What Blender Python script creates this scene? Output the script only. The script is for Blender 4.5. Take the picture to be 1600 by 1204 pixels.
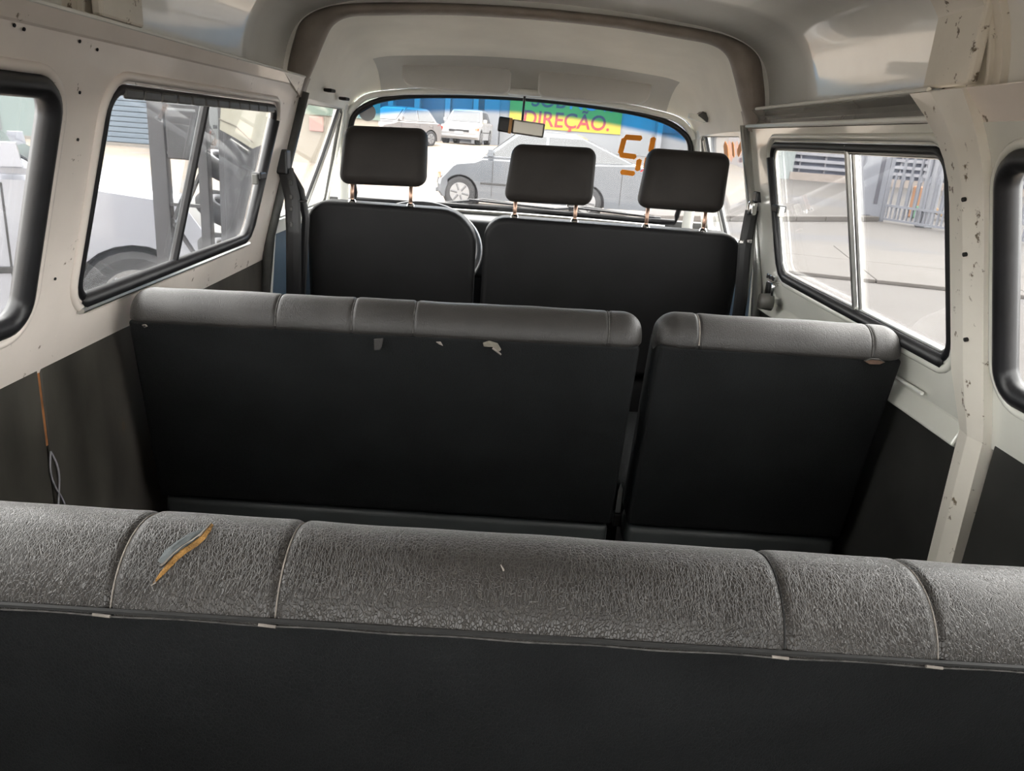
import bpy, bmesh, math, random
from mathutils import Vector, Matrix
random.seed(7)
for o in list(bpy.data.objects): bpy.data.objects.remove(o, do_unlink=True)
S = bpy.context.scene
COL = S.collection

# ------------------------------------------------------------------ camera, world, exposure
cam = bpy.data.cameras.new('camera'); co = bpy.data.objects.new('camera', cam); COL.objects.link(co)
cam.sensor_fit = 'HORIZONTAL'; cam.sensor_width = 36.0; cam.lens = 27.045
cam.clip_start = 0.02; cam.clip_end = 600
mw = Matrix(((0.99745, -0.06858, -0.01976, -0.03),
             (0.00237, 0.30862, -0.95118, 0.0),
             (0.07133, 0.94871, 0.30800, 1.72),
             (0, 0, 0, 1)))
co.matrix_world = mw
S.camera = co
w = bpy.data.worlds.new('overcast_sky'); S.world = w; w.use_nodes = True
bg = w.node_tree.nodes['Background']
bg.inputs[0].default_value = (1.0, 0.972, 0.93, 1); bg.inputs[1].default_value = 1.0
S.view_settings.view_transform = 'Standard'; S.view_settings.look = 'None'
S.view_settings.gamma = 1.0; S.view_settings.use_curve_mapping = False
S.view_settings.exposure = 3.35
sun = bpy.data.lights.new('sun', 'SUN'); so = bpy.data.objects.new('sun', sun); COL.objects.link(so)
sun.energy = 0.25; sun.angle = math.radians(40); sun.color = (1, 0.94, 0.86)
so.rotation_euler = Vector((-0.5, -0.35, -0.8)).to_track_quat('-Z', 'Y').to_euler()

# ------------------------------------------------------------------ materials
MATS = {}
def mat(name, col, rough=0.5, metal=0.0, spec=0.5, var=0.0, vscale=8.0, bump=0.0, bscale=60.0, coat=0.0,
        col2=None, thr=None, tscale=30.0, stretch=(1, 1, 1), emit=None, tdetail=6.0):
    if name in MATS: return MATS[name]
    m = bpy.data.materials.new(name); m.use_nodes = True; nt = m.node_tree; N = nt.nodes; L = nt.links
    b = N['Principled BSDF']
    b.inputs['Roughness'].default_value = rough; b.inputs['Metallic'].default_value = metal
    b.inputs['Specular IOR Level'].default_value = spec
    b.inputs['Coat Weight'].default_value = coat; b.inputs['Coat Roughness'].default_value = 0.05
    tc = N.new('ShaderNodeTexCoord'); mp = N.new('ShaderNodeMapping'); L.new(tc.outputs['Object'], mp.inputs[0])
    mp.inputs['Scale'].default_value = stretch
    n = N.new('ShaderNodeTexNoise'); n.inputs['Scale'].default_value = vscale; n.inputs['Detail'].default_value = 5
    L.new(mp.outputs[0], n.inputs['Vector'])
    r = N.new('ShaderNodeMapRange'); r.inputs[1].default_value = 0.3; r.inputs[2].default_value = 0.7
    r.inputs[3].default_value = 1 - var; r.inputs[4].default_value = 1 + var
    L.new(n.outputs['Fac'], r.inputs[0])
    mx = N.new('ShaderNodeVectorMath'); mx.operation = 'SCALE'; mx.inputs[0].default_value = col[:3]
    L.new(r.outputs[0], mx.inputs['Scale'])
    last = mx.outputs[0]
    if col2 is not None:
        n2 = N.new('ShaderNodeTexNoise'); n2.inputs['Scale'].default_value = tscale; n2.inputs['Detail'].default_value = tdetail
        n2.inputs['Roughness'].default_value = 0.62
        L.new(mp.outputs[0], n2.inputs['Vector'])
        cr = N.new('ShaderNodeMapRange'); cr.inputs[1].default_value = thr; cr.inputs[2].default_value = thr + 0.04
        L.new(n2.outputs['Fac'], cr.inputs[0])
        mi = N.new('ShaderNodeMix'); mi.data_type = 'RGBA'
        L.new(cr.outputs[0], mi.inputs[0]); L.new(last, mi.inputs[6]); mi.inputs[7].default_value = (*col2[:3], 1)
        last = mi.outputs[2]
    L.new(last, b.inputs['Base Color'])
    if bump:
        n3 = N.new('ShaderNodeTexNoise'); n3.inputs['Scale'].default_value = bscale; n3.inputs['Detail'].default_value = 4
        L.new(mp.outputs[0], n3.inputs['Vector'])
        bp = N.new('ShaderNodeBump'); bp.inputs['Strength'].default_value = bump; bp.inputs['Distance'].default_value = 0.01
        L.new(n3.outputs['Fac'], bp.inputs['Height']); L.new(bp.outputs[0], b.inputs['Normal'])
    if emit:
        b.inputs['Emission Color'].default_value = (*emit[:3], 1); b.inputs['Emission Strength'].default_value = emit[3]
    MATS[name] = m; return m

def vinyl(name, col, rough, cell, depth, spec=0.5, wear=0.0, wearcol=(0.3, 0.27, 0.24), crack=0.0, sheen=0.0):
    m = bpy.data.materials.new(name); m.use_nodes = True; nt = m.node_tree; N = nt.nodes; L = nt.links
    b = N['Principled BSDF']; b.inputs['Roughness'].default_value = rough; b.inputs['Specular IOR Level'].default_value = spec
    b.inputs['Sheen Weight'].default_value = sheen; b.inputs['Sheen Roughness'].default_value = 0.28
    tc = N.new('ShaderNodeTexCoord')
    wn = N.new('ShaderNodeTexNoise'); wn.inputs['Scale'].default_value = 25; wn.inputs['Detail'].default_value = 3
    L.new(tc.outputs['Object'], wn.inputs['Vector'])
    ad = N.new('ShaderNodeMixRGB'); ad.blend_type = 'LINEAR_LIGHT'; ad.inputs[0].default_value = 0.006
    L.new(tc.outputs['Object'], ad.inputs[1]); L.new(wn.outputs['Color'], ad.inputs[2])
    v = N.new('ShaderNodeTexVoronoi'); v.feature = 'DISTANCE_TO_EDGE'; v.inputs['Scale'].default_value = cell
    mp = N.new('ShaderNodeMapping'); mp.inputs['Scale'].default_value = (1.35, 0.8, 0.8)
    L.new(ad.outputs[0], mp.inputs[0]); L.new(mp.outputs[0], v.inputs['Vector'])
    mr = N.new('ShaderNodeMapRange'); mr.inputs[1].default_value = 0.0; mr.inputs[2].default_value = 0.12
    L.new(v.outputs[0], mr.inputs[0])
    # long creases running up over the roll
    v2 = N.new('ShaderNodeTexVoronoi'); v2.feature = 'DISTANCE_TO_EDGE'; v2.inputs['Scale'].default_value = cell * 0.33
    mp2 = N.new('ShaderNodeMapping'); mp2.inputs['Scale'].default_value = (1.8, 0.5, 0.5)
    L.new(ad.outputs[0], mp2.inputs[0]); L.new(mp2.outputs[0], v2.inputs['Vector'])
    mr2 = N.new('ShaderNodeMapRange'); mr2.inputs[1].default_value = 0.0; mr2.inputs[2].default_value = 0.05
    L.new(v2.outputs[0], mr2.inputs[0])
    pn = N.new('ShaderNodeTexNoise'); pn.inputs['Scale'].default_value = 5; L.new(tc.outputs['Object'], pn.inputs['Vector'])
    ml = N.new('ShaderNodeMath'); ml.operation = 'MULTIPLY_ADD'
    L.new(mr2.outputs[0], ml.inputs[0]); L.new(pn.outputs['Fac'], ml.inputs[1]); L.new(mr.outputs[0], ml.inputs[2])
    bp = N.new('ShaderNodeBump'); bp.inputs['Strength'].default_value = depth; bp.inputs['Distance'].default_value = 0.0015
    L.new(ml.outputs[0], bp.inputs['Height']); L.new(bp.outputs[0], b.inputs['Normal'])
    r = N.new('ShaderNodeMapRange'); r.inputs[1].default_value = 0.3; r.inputs[2].default_value = 0.7
    r.inputs[3].default_value = 0.75; r.inputs[4].default_value = 1.25
    n0 = N.new('ShaderNodeTexNoise'); n0.inputs['Scale'].default_value = 7; n0.inputs['Detail'].default_value = 6
    L.new(tc.outputs['Object'], n0.inputs['Vector']); L.new(n0.outputs['Fac'], r.inputs[0])
    sc = N.new('ShaderNodeVectorMath'); sc.operation = 'SCALE'; sc.inputs[0].default_value = col; L.new(r.outputs[0], sc.inputs['Scale'])
    last = sc.outputs[0]
    if crack:
        inv = N.new('ShaderNodeMath'); inv.operation = 'SUBTRACT'; inv.inputs[0].default_value = 1; L.new(mr2.outputs[0], inv.inputs[1])
        mu = N.new('ShaderNodeMath'); mu.operation = 'MULTIPLY'; mu.inputs[1].default_value = crack; L.new(inv.outputs[0], mu.inputs[0])
        mi = N.new('ShaderNodeMix'); mi.data_type = 'RGBA'
        L.new(mu.outputs[0], mi.inputs[0]); L.new(last, mi.inputs[6]); mi.inputs[7].default_value = (*wearcol, 1); last = mi.outputs[2]
    L.new(last, b.inputs['Base Color'])
    MATS[name] = m; return m

def glass(name, tint=(0.975, 0.985, 0.99), dust=0.04, dustcol=(0.75, 0.8, 0.9), refl=0.5, band=None):
    m = bpy.data.materials.new(name); m.use_nodes = True; nt = m.node_tree; N = nt.nodes; L = nt.links
    N.remove(N['Principled BSDF']); out = N['Material Output']
    t = N.new('ShaderNodeBsdfTransparent'); t.inputs[0].default_value = (*tint, 1)
    g = N.new('ShaderNodeBsdfGlossy'); g.inputs['Roughness'].default_value = 0.02
    d = N.new('ShaderNodeBsdfTranslucent'); d.inputs[0].default_value = (*dustcol, 1)
    fr = N.new('ShaderNodeFresnel'); fr.inputs[0].default_value = 1.45
    mu = N.new('ShaderNodeMath'); mu.operation = 'MULTIPLY'; mu.inputs[1].default_value = refl; L.new(fr.outputs[0], mu.inputs[0])
    tc = N.new('ShaderNodeTexCoord'); nz = N.new('ShaderNodeTexNoise'); nz.inputs['Scale'].default_value = 6; nz.inputs['Detail'].default_value = 6
    L.new(tc.outputs['Object'], nz.inputs['Vector'])
    du = N.new('ShaderNodeMapRange'); du.inputs[1].default_value = 0.35; du.inputs[2].default_value = 0.65
    du.inputs[3].default_value = dust * 0.5; du.inputs[4].default_value = dust * 1.4; L.new(nz.outputs['Fac'], du.inputs[0])
    m1 = N.new('ShaderNodeMixShader'); L.new(du.outputs[0], m1.inputs[0]); L.new(t.outputs[0], m1.inputs[1]); L.new(d.outputs[0], m1.inputs[2])
    m2 = N.new('ShaderNodeMixShader'); L.new(mu.outputs[0], m2.inputs[0]); L.new(m1.outputs[0], m2.inputs[1]); L.new(g.outputs[0], m2.inputs[2])
    L.new(m2.outputs[0], out.inputs[0])
    if band:   # sun strip dyed into the top of the glass; band = (z0, z1, colour), curved with x
        sp = N.new('ShaderNodeSeparateXYZ'); L.new(tc.outputs['Object'], sp.inputs[0])
        sq = N.new('ShaderNodeMath'); sq.operation = 'MULTIPLY'; L.new(sp.outputs['X'], sq.inputs[0]); L.new(sp.outputs['X'], sq.inputs[1])
        ad = N.new('ShaderNodeMath'); ad.operation = 'MULTIPLY_ADD'; L.new(sq.outputs[0], ad.inputs[0]); ad.inputs[1].default_value = band[3]
        L.new(sp.outputs['Z'], ad.inputs[2])
        mr = N.new('ShaderNodeMapRange'); mr.inputs[1].default_value = band[0]; mr.inputs[2].default_value = band[1]
        mr.interpolation_type = 'SMOOTHSTEP'; L.new(ad.outputs[0], mr.inputs[0])
        mi = N.new('ShaderNodeMix'); mi.data_type = 'RGBA'; mi.inputs[6].default_value = (*tint, 1); mi.inputs[7].default_value = (*band[2], 1)
        L.new(mr.outputs[0], mi.inputs[0]); L.new(mi.outputs[2], t.inputs[0])
    MATS[name] = m; return m

PAINT = mat('van_paint', (0.80, 0.725, 0.66), 0.38, var=0.10, vscale=4, bump=0.05, bscale=14, col2=(0.20, 0.15, 0.10), thr=0.665, tscale=26, coat=0.25)
PAINT_R = mat('chipped_paint', (0.74, 0.70, 0.62), 0.35, var=0.10, vscale=5, bump=0.10, bscale=18, col2=(0.16, 0.12, 0.075), thr=0.615, tscale=34, coat=0.2)
PAINT_D = mat('door_paint', (0.66, 0.66, 0.60), 0.22, var=0.06, vscale=4, bump=0.04, bscale=10, coat=0.5)
ROOF = mat('roof_paint', (0.84, 0.84, 0.80), 0.35, spec=0.5, var=0.10, vscale=3, bump=0.02, bscale=5, coat=0.7)
TAUPE = mat('edge_trim', (0.28, 0.24, 0.21), 0.55, var=0.12, vscale=20, bump=0.1, bscale=80)
BEIGE = mat('headliner', (0.93, 0.90, 0.82), 0.75, var=0.05, vscale=6, bump=0.05, bscale=40)
VISOR = mat('visor_vinyl', (0.60, 0.59, 0.57), 0.6, var=0.05, bump=0.1, bscale=120)
WHITE = mat('white_enamel', (0.80, 0.80, 0.75), 0.3, var=0.06, vscale=5, coat=0.3)
RUBBER = mat('rubber_seal', (0.009, 0.009, 0.0105), 0.42, var=0.3, vscale=20)
RUBBER_G = mat('grey_rubber', (0.07, 0.07, 0.065), 0.4, var=0.3, vscale=25)
PLASTIC = mat('black_plastic', (0.012, 0.012, 0.013), 0.4, var=0.2)
ALU = mat('aluminium', (0.50, 0.50, 0.48), 0.28, metal=0.9, var=0.1)
CHROME = mat('chrome', (0.75, 0.75, 0.74), 0.12, metal=1.0)
BRASSY = mat('worn_steel_post', (0.42, 0.27, 0.20), 0.3, metal=0.8)
ROLL = vinyl('worn_grey_vinyl', (0.0255, 0.023, 0.021), 0.38, 330, 0.42, spec=0.36, wearcol=(0.13, 0.115, 0.10), crack=0.16, sheen=0.30)
ROLL2 = vinyl('grey_vinyl', (0.031, 0.029, 0.0275), 0.44, 240, 0.25, spec=0.4, sheen=0.12)
BLACKV = vinyl('black_vinyl', (0.0090, 0.0098, 0.0104), 0.65, 260, 0.3, spec=0.15)
SEATV = vinyl('cab_vinyl', (0.0075, 0.0074, 0.0078), 0.55, 300, 0.2, spec=0.25)
HEADV = vinyl('headrest_vinyl', (0.026, 0.0225, 0.0205), 0.6, 300, 0.15, spec=0.25)
BOARD_R = mat('black_board', (0.022, 0.022, 0.020), 0.5, var=0.4, vscale=9)
BOARD = mat('dark_board', (0.066, 0.061, 0.052), 0.45, var=0.5, vscale=9, col2=(0.13, 0.085, 0.045), thr=0.66, tscale=14, stretch=(1, 1, 0.4))
RUST = mat('rust_edge', (0.30, 0.12, 0.04), 0.8, var=0.4, vscale=40)
THREAD = mat('thread', (0.24, 0.215, 0.19), 0.8, var=0.35, vscale=90)
GROOVE = mat('seam_groove', (0.012, 0.012, 0.012), 0.7)
FOAM = mat('yellow_foam', (0.22, 0.115, 0.03), 0.95, var=0.45, vscale=60, bump=0.5, bscale=150)
FLAP = mat('torn_backing', (0.075, 0.085, 0.088), 0.8, var=0.4, vscale=70)
CHALK = mat('white_wire', (0.42, 0.42, 0.46), 0.6, var=0.3, vscale=60)
HOLE = mat('dark_hole', (0.01, 0.009, 0.008), 0.8)
ORANGE = mat('orange_vinyl', (0.75, 0.24, 0.015), 0.5)
STICK = mat('grey_sticker', (0.30, 0.31, 0.32), 0.7)
DASH = mat('dash_black', (0.010, 0.011, 0.012), 0.5)
CABBLUE = mat('blue_grey_panel', (0.055, 0.085, 0.12), 0.4, var=0.1)
GL = glass('side_glass', dust=0.007, refl=0.35)
GLR = glass('clear_glass', dust=0.005, refl=0.35)
GLW = glass('windshield_glass', dust=0.010, band=(0.372, 0.396, (0.02, 0.30, 0.66), 0.15))

# ------------------------------------------------------------------ mesh helpers
def tag(o, label=None, cat=None, group=None, kind=None):
    if label: o['label'] = label
    if cat: o['category'] = cat
    if group: o['group'] = group
    if kind: o['kind'] = kind
    return o
def thing(name, loc=(0, 0, 0), rz=0, label=None, cat=None, group=None, kind=None, rot=None):
    o = bpy.data.objects.new(name, None); COL.objects.link(o); o.empty_display_size = 0.1
    o.location = loc; o.rotation_euler = rot or (0, 0, rz)
    o['_wo'] = 0
    del o['_wo']
    return tag(o, label, cat, group, kind)
def wloc(p):
    v = Vector((0, 0, 0))
    while p is not None: v += Vector(p.location); p = p.parent
    return v
def obj(name, V, F, m, parent=None, smooth=False, world=False, bevel=0, seg=2, solid=0, soff=0):
    me = bpy.data.meshes.new(name)
    off = wloc(parent) if (world and parent is not None) else Vector((0, 0, 0))
    me.from_pydata([tuple(Vector(v) - off) for v in V], [], F)
    bm = bmesh.new(); bm.from_mesh(me); bmesh.ops.recalc_face_normals(bm, faces=bm.faces); bm.to_mesh(me); bm.free()
    me.materials.append(m)
    if smooth:
        for p in me.polygons: p.use_smooth = True
    o = bpy.data.objects.new(name, me); COL.objects.link(o)
    if parent is not None: o.parent = parent
    if solid:
        md = o.modifiers.new('solid', 'SOLIDIFY'); md.thickness = solid; md.offset = soff
    if bevel:
        md = o.modifiers.new('bevel', 'BEVEL'); md.width = bevel; md.segments = seg; md.limit_method = 'ANGLE'; md.angle_limit = math.radians(35)
    return o
class MB:
    """collects shapes for one mesh"""
    def __init__(s): s.V = []; s.F = []
    def add(s, V, F):
        n = len(s.V); s.V += [tuple(v) for v in V]; s.F += [[i + n for i in f] for f in F]; return s
    def box(s, a, b):
        x0, y0, z0 = a; x1, y1, z1 = b
        return s.add([(x0, y0, z0), (x1, y0, z0), (x1, y1, z0), (x0, y1, z0), (x0, y0, z1), (x1, y0, z1), (x1, y1, z1), (x0, y1, z1)],
                     [(0, 3, 2, 1), (4, 5, 6, 7), (0, 1, 5, 4), (1, 2, 6, 5), (2, 3, 7, 6), (3, 0, 4, 7)])
    def rbox(s, a, b, r, seg=4, M=None):
        bm = bmesh.new(); bmesh.ops.create_cube(bm, size=1.0)
        c = [(a[i] + b[i]) / 2 for i in range(3)]; d = [abs(b[i] - a[i]) for i in range(3)]
        for v in bm.verts: v.co = Vector((v.co.x * d[0], v.co.y * d[1], v.co.z * d[2]))
        r = min(r, min(d) * 0.49)
        bmesh.ops.bevel(bm, geom=list(bm.edges), offset=r, segments=seg, profile=0.5, affect='EDGES')
        for v in bm.verts: v.co = v.co + Vector(c)
        if M is not None:
            for v in bm.verts: v.co = M @ v.co
        bm.verts.index_update()
        V = [tuple(v.co) for v in bm.verts]; F = [[v.index for v in f.verts] for f in bm.faces]; bm.free()
        return s.add(V, F)
    def tube(s, pts, r, n=8, closed=False, flat=1.0, up=None, caps=True):
        pts = [Vector(p) for p in pts]; k = len(pts); V = []; F = []
        rr = r if isinstance(r, (list, tuple)) else [r] * k
        prev = None
        for i in range(k):
            if closed: t = pts[(i + 1) % k] - pts[i - 1]
            else: t = pts[min(i + 1, k - 1)] - pts[max(i - 1, 0)]
            t.normalize()
            if up is not None: a = Vector(up) - t * t.dot(Vector(up))
            elif prev is None:
                a = Vector((0, 0, 1)) if abs(t.z) < 0.9 else Vector((1, 0, 0)); a = a - t * a.dot(t)
            else: a = prev - t * prev.dot(t)
            a.normalize(); prev = a; b = t.cross(a)
            for j in range(n):
                q = 2 * math.pi * j / n
                V.append(pts[i] + a * (math.cos(q) * rr[i]) + b * (math.sin(q) * rr[i] * flat))
        m = k if closed else k - 1
        for i in range(m):
            for j in range(n):
                a0 = i * n + j; a1 = i * n + (j + 1) % n; b0 = ((i + 1) % k) * n + j; b1 = ((i + 1) % k) * n + (j + 1) % n
                F.append((a0, a1, b1, b0))
        if not closed and caps:
            F.append(tuple(range(n - 1, -1, -1))); F.append(tuple((k - 1) * n + j for j in range(n)))
        return s.add(V, F)
    def grid(s, rows, closed_u=False):
        n = len(rows[0]); V = [p for r in rows for p in r]; F = []
        for i in range(len(rows) - 1):
            for j in range(n - (0 if closed_u else 1)):
                F.append((i * n + j, i * n + (j + 1) % n, (i + 1) * n + (j + 1) % n, (i + 1) * n + j))
        return s.add(V, F)
    def prism(s, poly, vec):
        n = len(poly); vec = Vector(vec); V = [Vector(p) for p in poly] + [Vector(p) + vec for p in poly]
        F = [tuple(range(n)), tuple(range(2 * n - 1, n - 1, -1))]
        F += [(i, (i + 1) % n, n + (i + 1) % n, n + i) for i in range(n)]
        return s.add(V, F)
    def cyl(s, a, b, r, n=16, r2=None): return s.tube([a, b], [r, r if r2 is None else r2], n)
    def ring(s, c, ax, R, r, n=28, k=8, flat=1.0):
        ax = Vector(ax).normalized(); a = ax.orthogonal().normalized(); b = ax.cross(a); c = Vector(c)
        return s.tube([c + a * (math.cos(2 * math.pi * i / n) * R) + b * (math.sin(2 * math.pi * i / n) * R) for i in range(n)], r, k, True, flat, up=None)
    def go(s, name, m, parent=None, **k): return obj(name, s.V, s.F, m, parent, **k)

def rrect(y0, y1, z0, z1, r, n=7):
    P = []
    rs = r if isinstance(r, (list, tuple)) else [r] * 4
    for (cy, cz, a, q) in ((y1 - rs[0], z0 + rs[0], -90, rs[0]), (y1 - rs[1], z1 - rs[1], 0, rs[1]), (y0 + rs[2], z1 - rs[2], 90, rs[2]), (y0 + rs[3], z0 + rs[3], 180, rs[3])):
        for i in range(n + 1):
            t = math.radians(a + 90 * i / n); P.append((cy + q * math.cos(t), cz + q * math.sin(t)))
    return P
def W(s, y, z, off=0.0):
    """point on the leaning inner side wall (s = -1 left, 1 right); off > 0 goes inward"""
    return Vector((s * (0.782 - 0.26 * (z - 1.30)) - s * off * 0.968, y, z - off * 0.252))
def sheet(outer, holes, fin, fout):
    """plate with holes: 2-D loops filled, mapped to an inner and an outer face and closed round every loop"""
    bm = bmesh.new(); es = []; loops = []; n = 0
    for loop in [outer] + holes:
        vs = [bm.verts.new((p[0], p[1], 0)) for p in loop]
        es += [bm.edges.new((vs[i], vs[(i + 1) % len(vs)])) for i in range(len(vs))]
        loops.append(list(range(n, n + len(loop)))); n += len(loop)
    bmesh.ops.triangle_fill(bm, use_beauty=True, use_dissolve=False, edges=es)
    bm.verts.index_update()
    C = [(v.co.x, v.co.y) for v in bm.verts]; F = [[v.index for v in f.verts] for f in bm.faces]; bm.free()
    k = len(C); V = [fin(*c) for c in C] + [fout(*c) for c in C]
    F2 = F + [[i + k for i in reversed(f)] for f in F]
    for lp in loops:
        for a in range(len(lp)):
            p, q = lp[a], lp[(a + 1) % len(lp)]; F2.append([p, q, q + k, p + k])
    return V, F2

# ------------------------------------------------------------------ THE VAN: floor, side walls, roof
YR, YB, YF = -0.30, 2.40, 3.30
fl = MB().box((-0.80, YR, 0.46), (0.80, YF, 0.50)).go('floor', mat('floor_mat', (0.014, 0.014, 0.014), 0.7, var=0.3))
tag(fl, 'dark rubber matted van floor under the seats', 'floor', kind='structure')

WIN = dict(a=(1.283, 2.197, 1.388, 1.755), b=(0.28, 1.150, 1.388, 1.748))
def side_wall(s, name, m, label):
    root = thing(name, (s * 0.80, 1.0, 0.50), label=label, cat='wall', kind='structure')
    wa, wb = WIN['a'], WIN['b']
    zt = 1.83 if s < 0 else 1.788
    o_ = [(YR, 1.29), (YB, 1.29), (YB, zt), (YR, zt)]
    holes = [rrect(*wa, 0.055), rrect(*wb, 0.06)]
    V, F = sheet(o_, holes, lambda u, v: W(s, u, v), lambda u, v: W(s, u, v, -0.020))
    obj('window_band', V, F, m, root, world=True)
    # lower metal skin behind the trim boards
    MB().box((s * 0.80, YR, 0.46), (s * 0.835, YB, 1.31)).go('lower_skin', m, root, world=True)
    return root
WL = side_wall(-1, 'wall_left', PAINT, 'pale greyish painted left side wall with two windows')
WR = side_wall(1, 'wall_right', PAINT_D, 'pale grey right side wall with sliding door window')
# pressed flange round each opening, stuck to the wall
def loop_pts(s, rect, r, grow, off, n=7):
    y0, y1, z0, z1 = rect
    return [W(s, y, z, off) for y, z in rrect(y0 - grow, y1 + grow, z0 - grow, z1 + grow, r + grow, n)]
for s, root, m in ((-1, WL, PAINT), (1, WR, PAINT_D)):
    for k in 'ab':
        MB().tube(loop_pts(s, WIN[k], 0.055, 0.012, 0.000), 0.008, 8, True).go('window_surround', m, root, world=True, smooth=True)
# dark trim boards, screwed to the left wall, with a rusty strip at their joint
def board(s, y0, y1, root, name='trim_board', z1=1.302):
    return MB().box((s * 0.782, y0, 0.52), (s * 0.799, y1, z1)).go(name, BOARD if s < 0 else BOARD_R, root, world=True, bevel=0.003)
board(-1, YR, 1.205, WL); board(-1, 1.211, 2.395, WL)
MB().box((-0.7835, 1.205, 1.165), (-0.79, 1.211, 1.30)).go('rusty_joint', RUST, WL, world=True)
board(1, YR, 1.16, WR); board(1, 1.24, 2.395, WR, z1=1.285)
# screw holes in the left wall
for (y, z) in ((1.03, 1.805), (1.05, 1.803), (1.18, 1.803), (1.23, 1.797), (1.215, 1.668), (1.212, 1.453), (1.20, 1.735)):
    c = W(-1, y, z, 0.001); d = W(-1, y, z, 0.0025)
    MB().cyl(c, d, 0.0024, 10).go('screw_hole', HOLE, WL, world=True)
for (y, z) in ((1.207, 1.682), (1.203, 1.466), (1.205, 1.60)):
    c = W(1, y, z, 0.012); d = W(1, y, z, 0.0235)
    MB().cyl(c, d, 0.0035, 10).go('screw_hole', HOLE, WR, world=True)

# side windows
def side_window(n, s, k, label, divider=None, seal=RUBBER, sr=0.009, pane_m=GL, barm=RUBBER, latch=None, outer=None):
    y0, y1, z0, z1 = WIN[k]
    root = thing('window_%d' % n, W(s, (y0 + y1) / 2, z0), label=label, cat='window', kind='structure')
    MB().tube(loop_pts(s, WIN[k], 0.05, -0.010, -0.004), sr, 10, True).go('seal', seal, root, world=True, smooth=True)
    if outer: MB().tube(loop_pts(s, WIN[k], 0.05, -0.019, -0.006), 0.005, 8, True).go('inner_frame', outer, root, world=True, smooth=True)
    if divider:   # the seal is fatter along the sill and the front edge
        MB().tube([W(s, y, z, -0.002) for y, z in ((y0 + 0.03, z0 + 0.006), (y1 - 0.05, z0 + 0.006), (y1 - 0.022, z0 + 0.018), (y1 - 0.010, z0 + 0.045), (y1 - 0.008, z1 - 0.04))], 0.0145, 8).go('thick_seal', seal, root, world=True, smooth=True)
    def pane(a, b, off):
        P = rrect(a, b, z0 + 0.004, z1 - 0.004, 0.045)
        V, F = sheet(P, [], lambda u, v: W(s, u, v, off), lambda u, v: W(s, u, v, off - 0.004)); obj('pane', V, F, pane_m, root, world=True)
    if divider:
        pane(y0 + 0.004, divider, -0.009); pane(divider - 0.01, y1 - 0.004, -0.015)
        a = W(s, divider, z0 + 0.004, -0.006); b = W(s, divider, z1 - 0.004, -0.006)
        MB().tube([a, b], 0.010, 8, flat=0.6).go('divider_bar', barm, root, world=True)
        if outer:
            a = W(s, divider - 0.022, z0 + 0.004, -0.007); b = W(s, divider - 0.022, z1 - 0.004, -0.007)
            MB().tube([a, b], 0.006, 8).go('divider_bar', outer, root, world=True)
    else: pane(y0 + 0.004, y1 - 0.004, -0.010)
    if latch:
        y, z = latch; c = W(s, y, z, 0.0)
        MB().rbox((c.x - 0.013, c.y - 0.022, c.z - 0.010), (c.x + 0.013, c.y + 0.030, c.z + 0.010), 0.004, 2).go('latch', PLASTIC, root, world=True)
        MB().rbox((c.x - 0.010, c.y - 0.030, c.z - 0.022), (c.x + 0.006, c.y - 0.018, c.z + 0.006), 0.003, 2).go('latch_thumb', RUBBER_G if s < 0 else ALU, root, world=True)
    return root
w1 = side_window(1, -1, 'a', 'left sliding window with black divider bar beside silver car outside', divider=1.70, latch=(2.155, 1.568))
side_window(2, -1, 'b', 'left rear window with thick black rubber seal, cut by photo edge', sr=0.017)
side_window(3, 1, 'a', 'right sliding door window looking onto the spiked gate', divider=1.69, pane_m=GLR, barm=ALU, latch=(2.155, 1.583), outer=ALU)
side_window(4, 1, 'b', 'right rear window with thick black seal beside chipped pillar', sr=0.018, pane_m=GLR)
# bright sill strip under the left window and corner
MB().tube([W(-1, 1.30, 1.381, 0.004), W(-1, 2.18, 1.381, 0.004)], 0.006, 8, flat=1.6).go('sill_strip', ALU, w1, world=True)
# segmented finger rail at the top of the left window
for i in range(12):
    y = 1.36 + i * 0.068
    MB().rbox(tuple(W(-1, y, 1.741, 0.004) - Vector((0.004, 0.031, 0.008))), tuple(W(-1, y, 1.741, 0.004) + Vector((0.004, 0.031, 0.008))), 0.003, 2).go('rail_segment', RUBBER_G, w1, world=True)

# roof skin: lofted dome
RP = [(-0.705, 1.815), (-0.705, 1.86), (-0.692, 1.92), (-0.668, 1.97), (-0.62, 2.012), (-0.53, 2.042), (-0.40, 2.060), (-0.20, 2.075), (0, 2.080)]
RP = RP + [(-x, z) for x, z in reversed(RP[:-1])]
def smooth_curve(P, k=6):
    out = []
    for i in range(len(P) - 1):
        p0 = P[max(i - 1, 0)]; p1 = P[i]; p2 = P[i + 1]; p3 = P[min(i + 2, len(P) - 1)]
        for j in range(k):
            t = j / k
            out.append(tuple(0.5 * ((2 * b) + (c - a) * t + (2 * a - 5 * b + 4 * c - d) * t * t + (-a + 3 * b - 3 * c + d) * t ** 3) for a, b, c, d in zip(p0, p1, p2, p3)))
    out.append(tuple(P[-1])); return out
RS = smooth_curve(RP, 5)
ceil = thing('ceiling', (0, 1.0, 1.83), label='glossy grey painted metal roof dome above the seats', cat='ceiling', kind='structure')
rows = [[Vector((x, y, z)) for x, z in RS] for y in (YR - 0.02, 0.3, 0.9, 1.5, 2.0, 2.385)]
rows += [[Vector((x * 1.03, y, z + 0.03)) for x, z in RS] for y in (2.385, 2.0, 1.5, 0.9, 0.3, YR - 0.02)]
rows.append(rows[0]); m_ = MB().grid(rows)
n_ = len(RS)
m_.go('roof_skin', ROOF, ceil, world=True, smooth=True)
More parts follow.
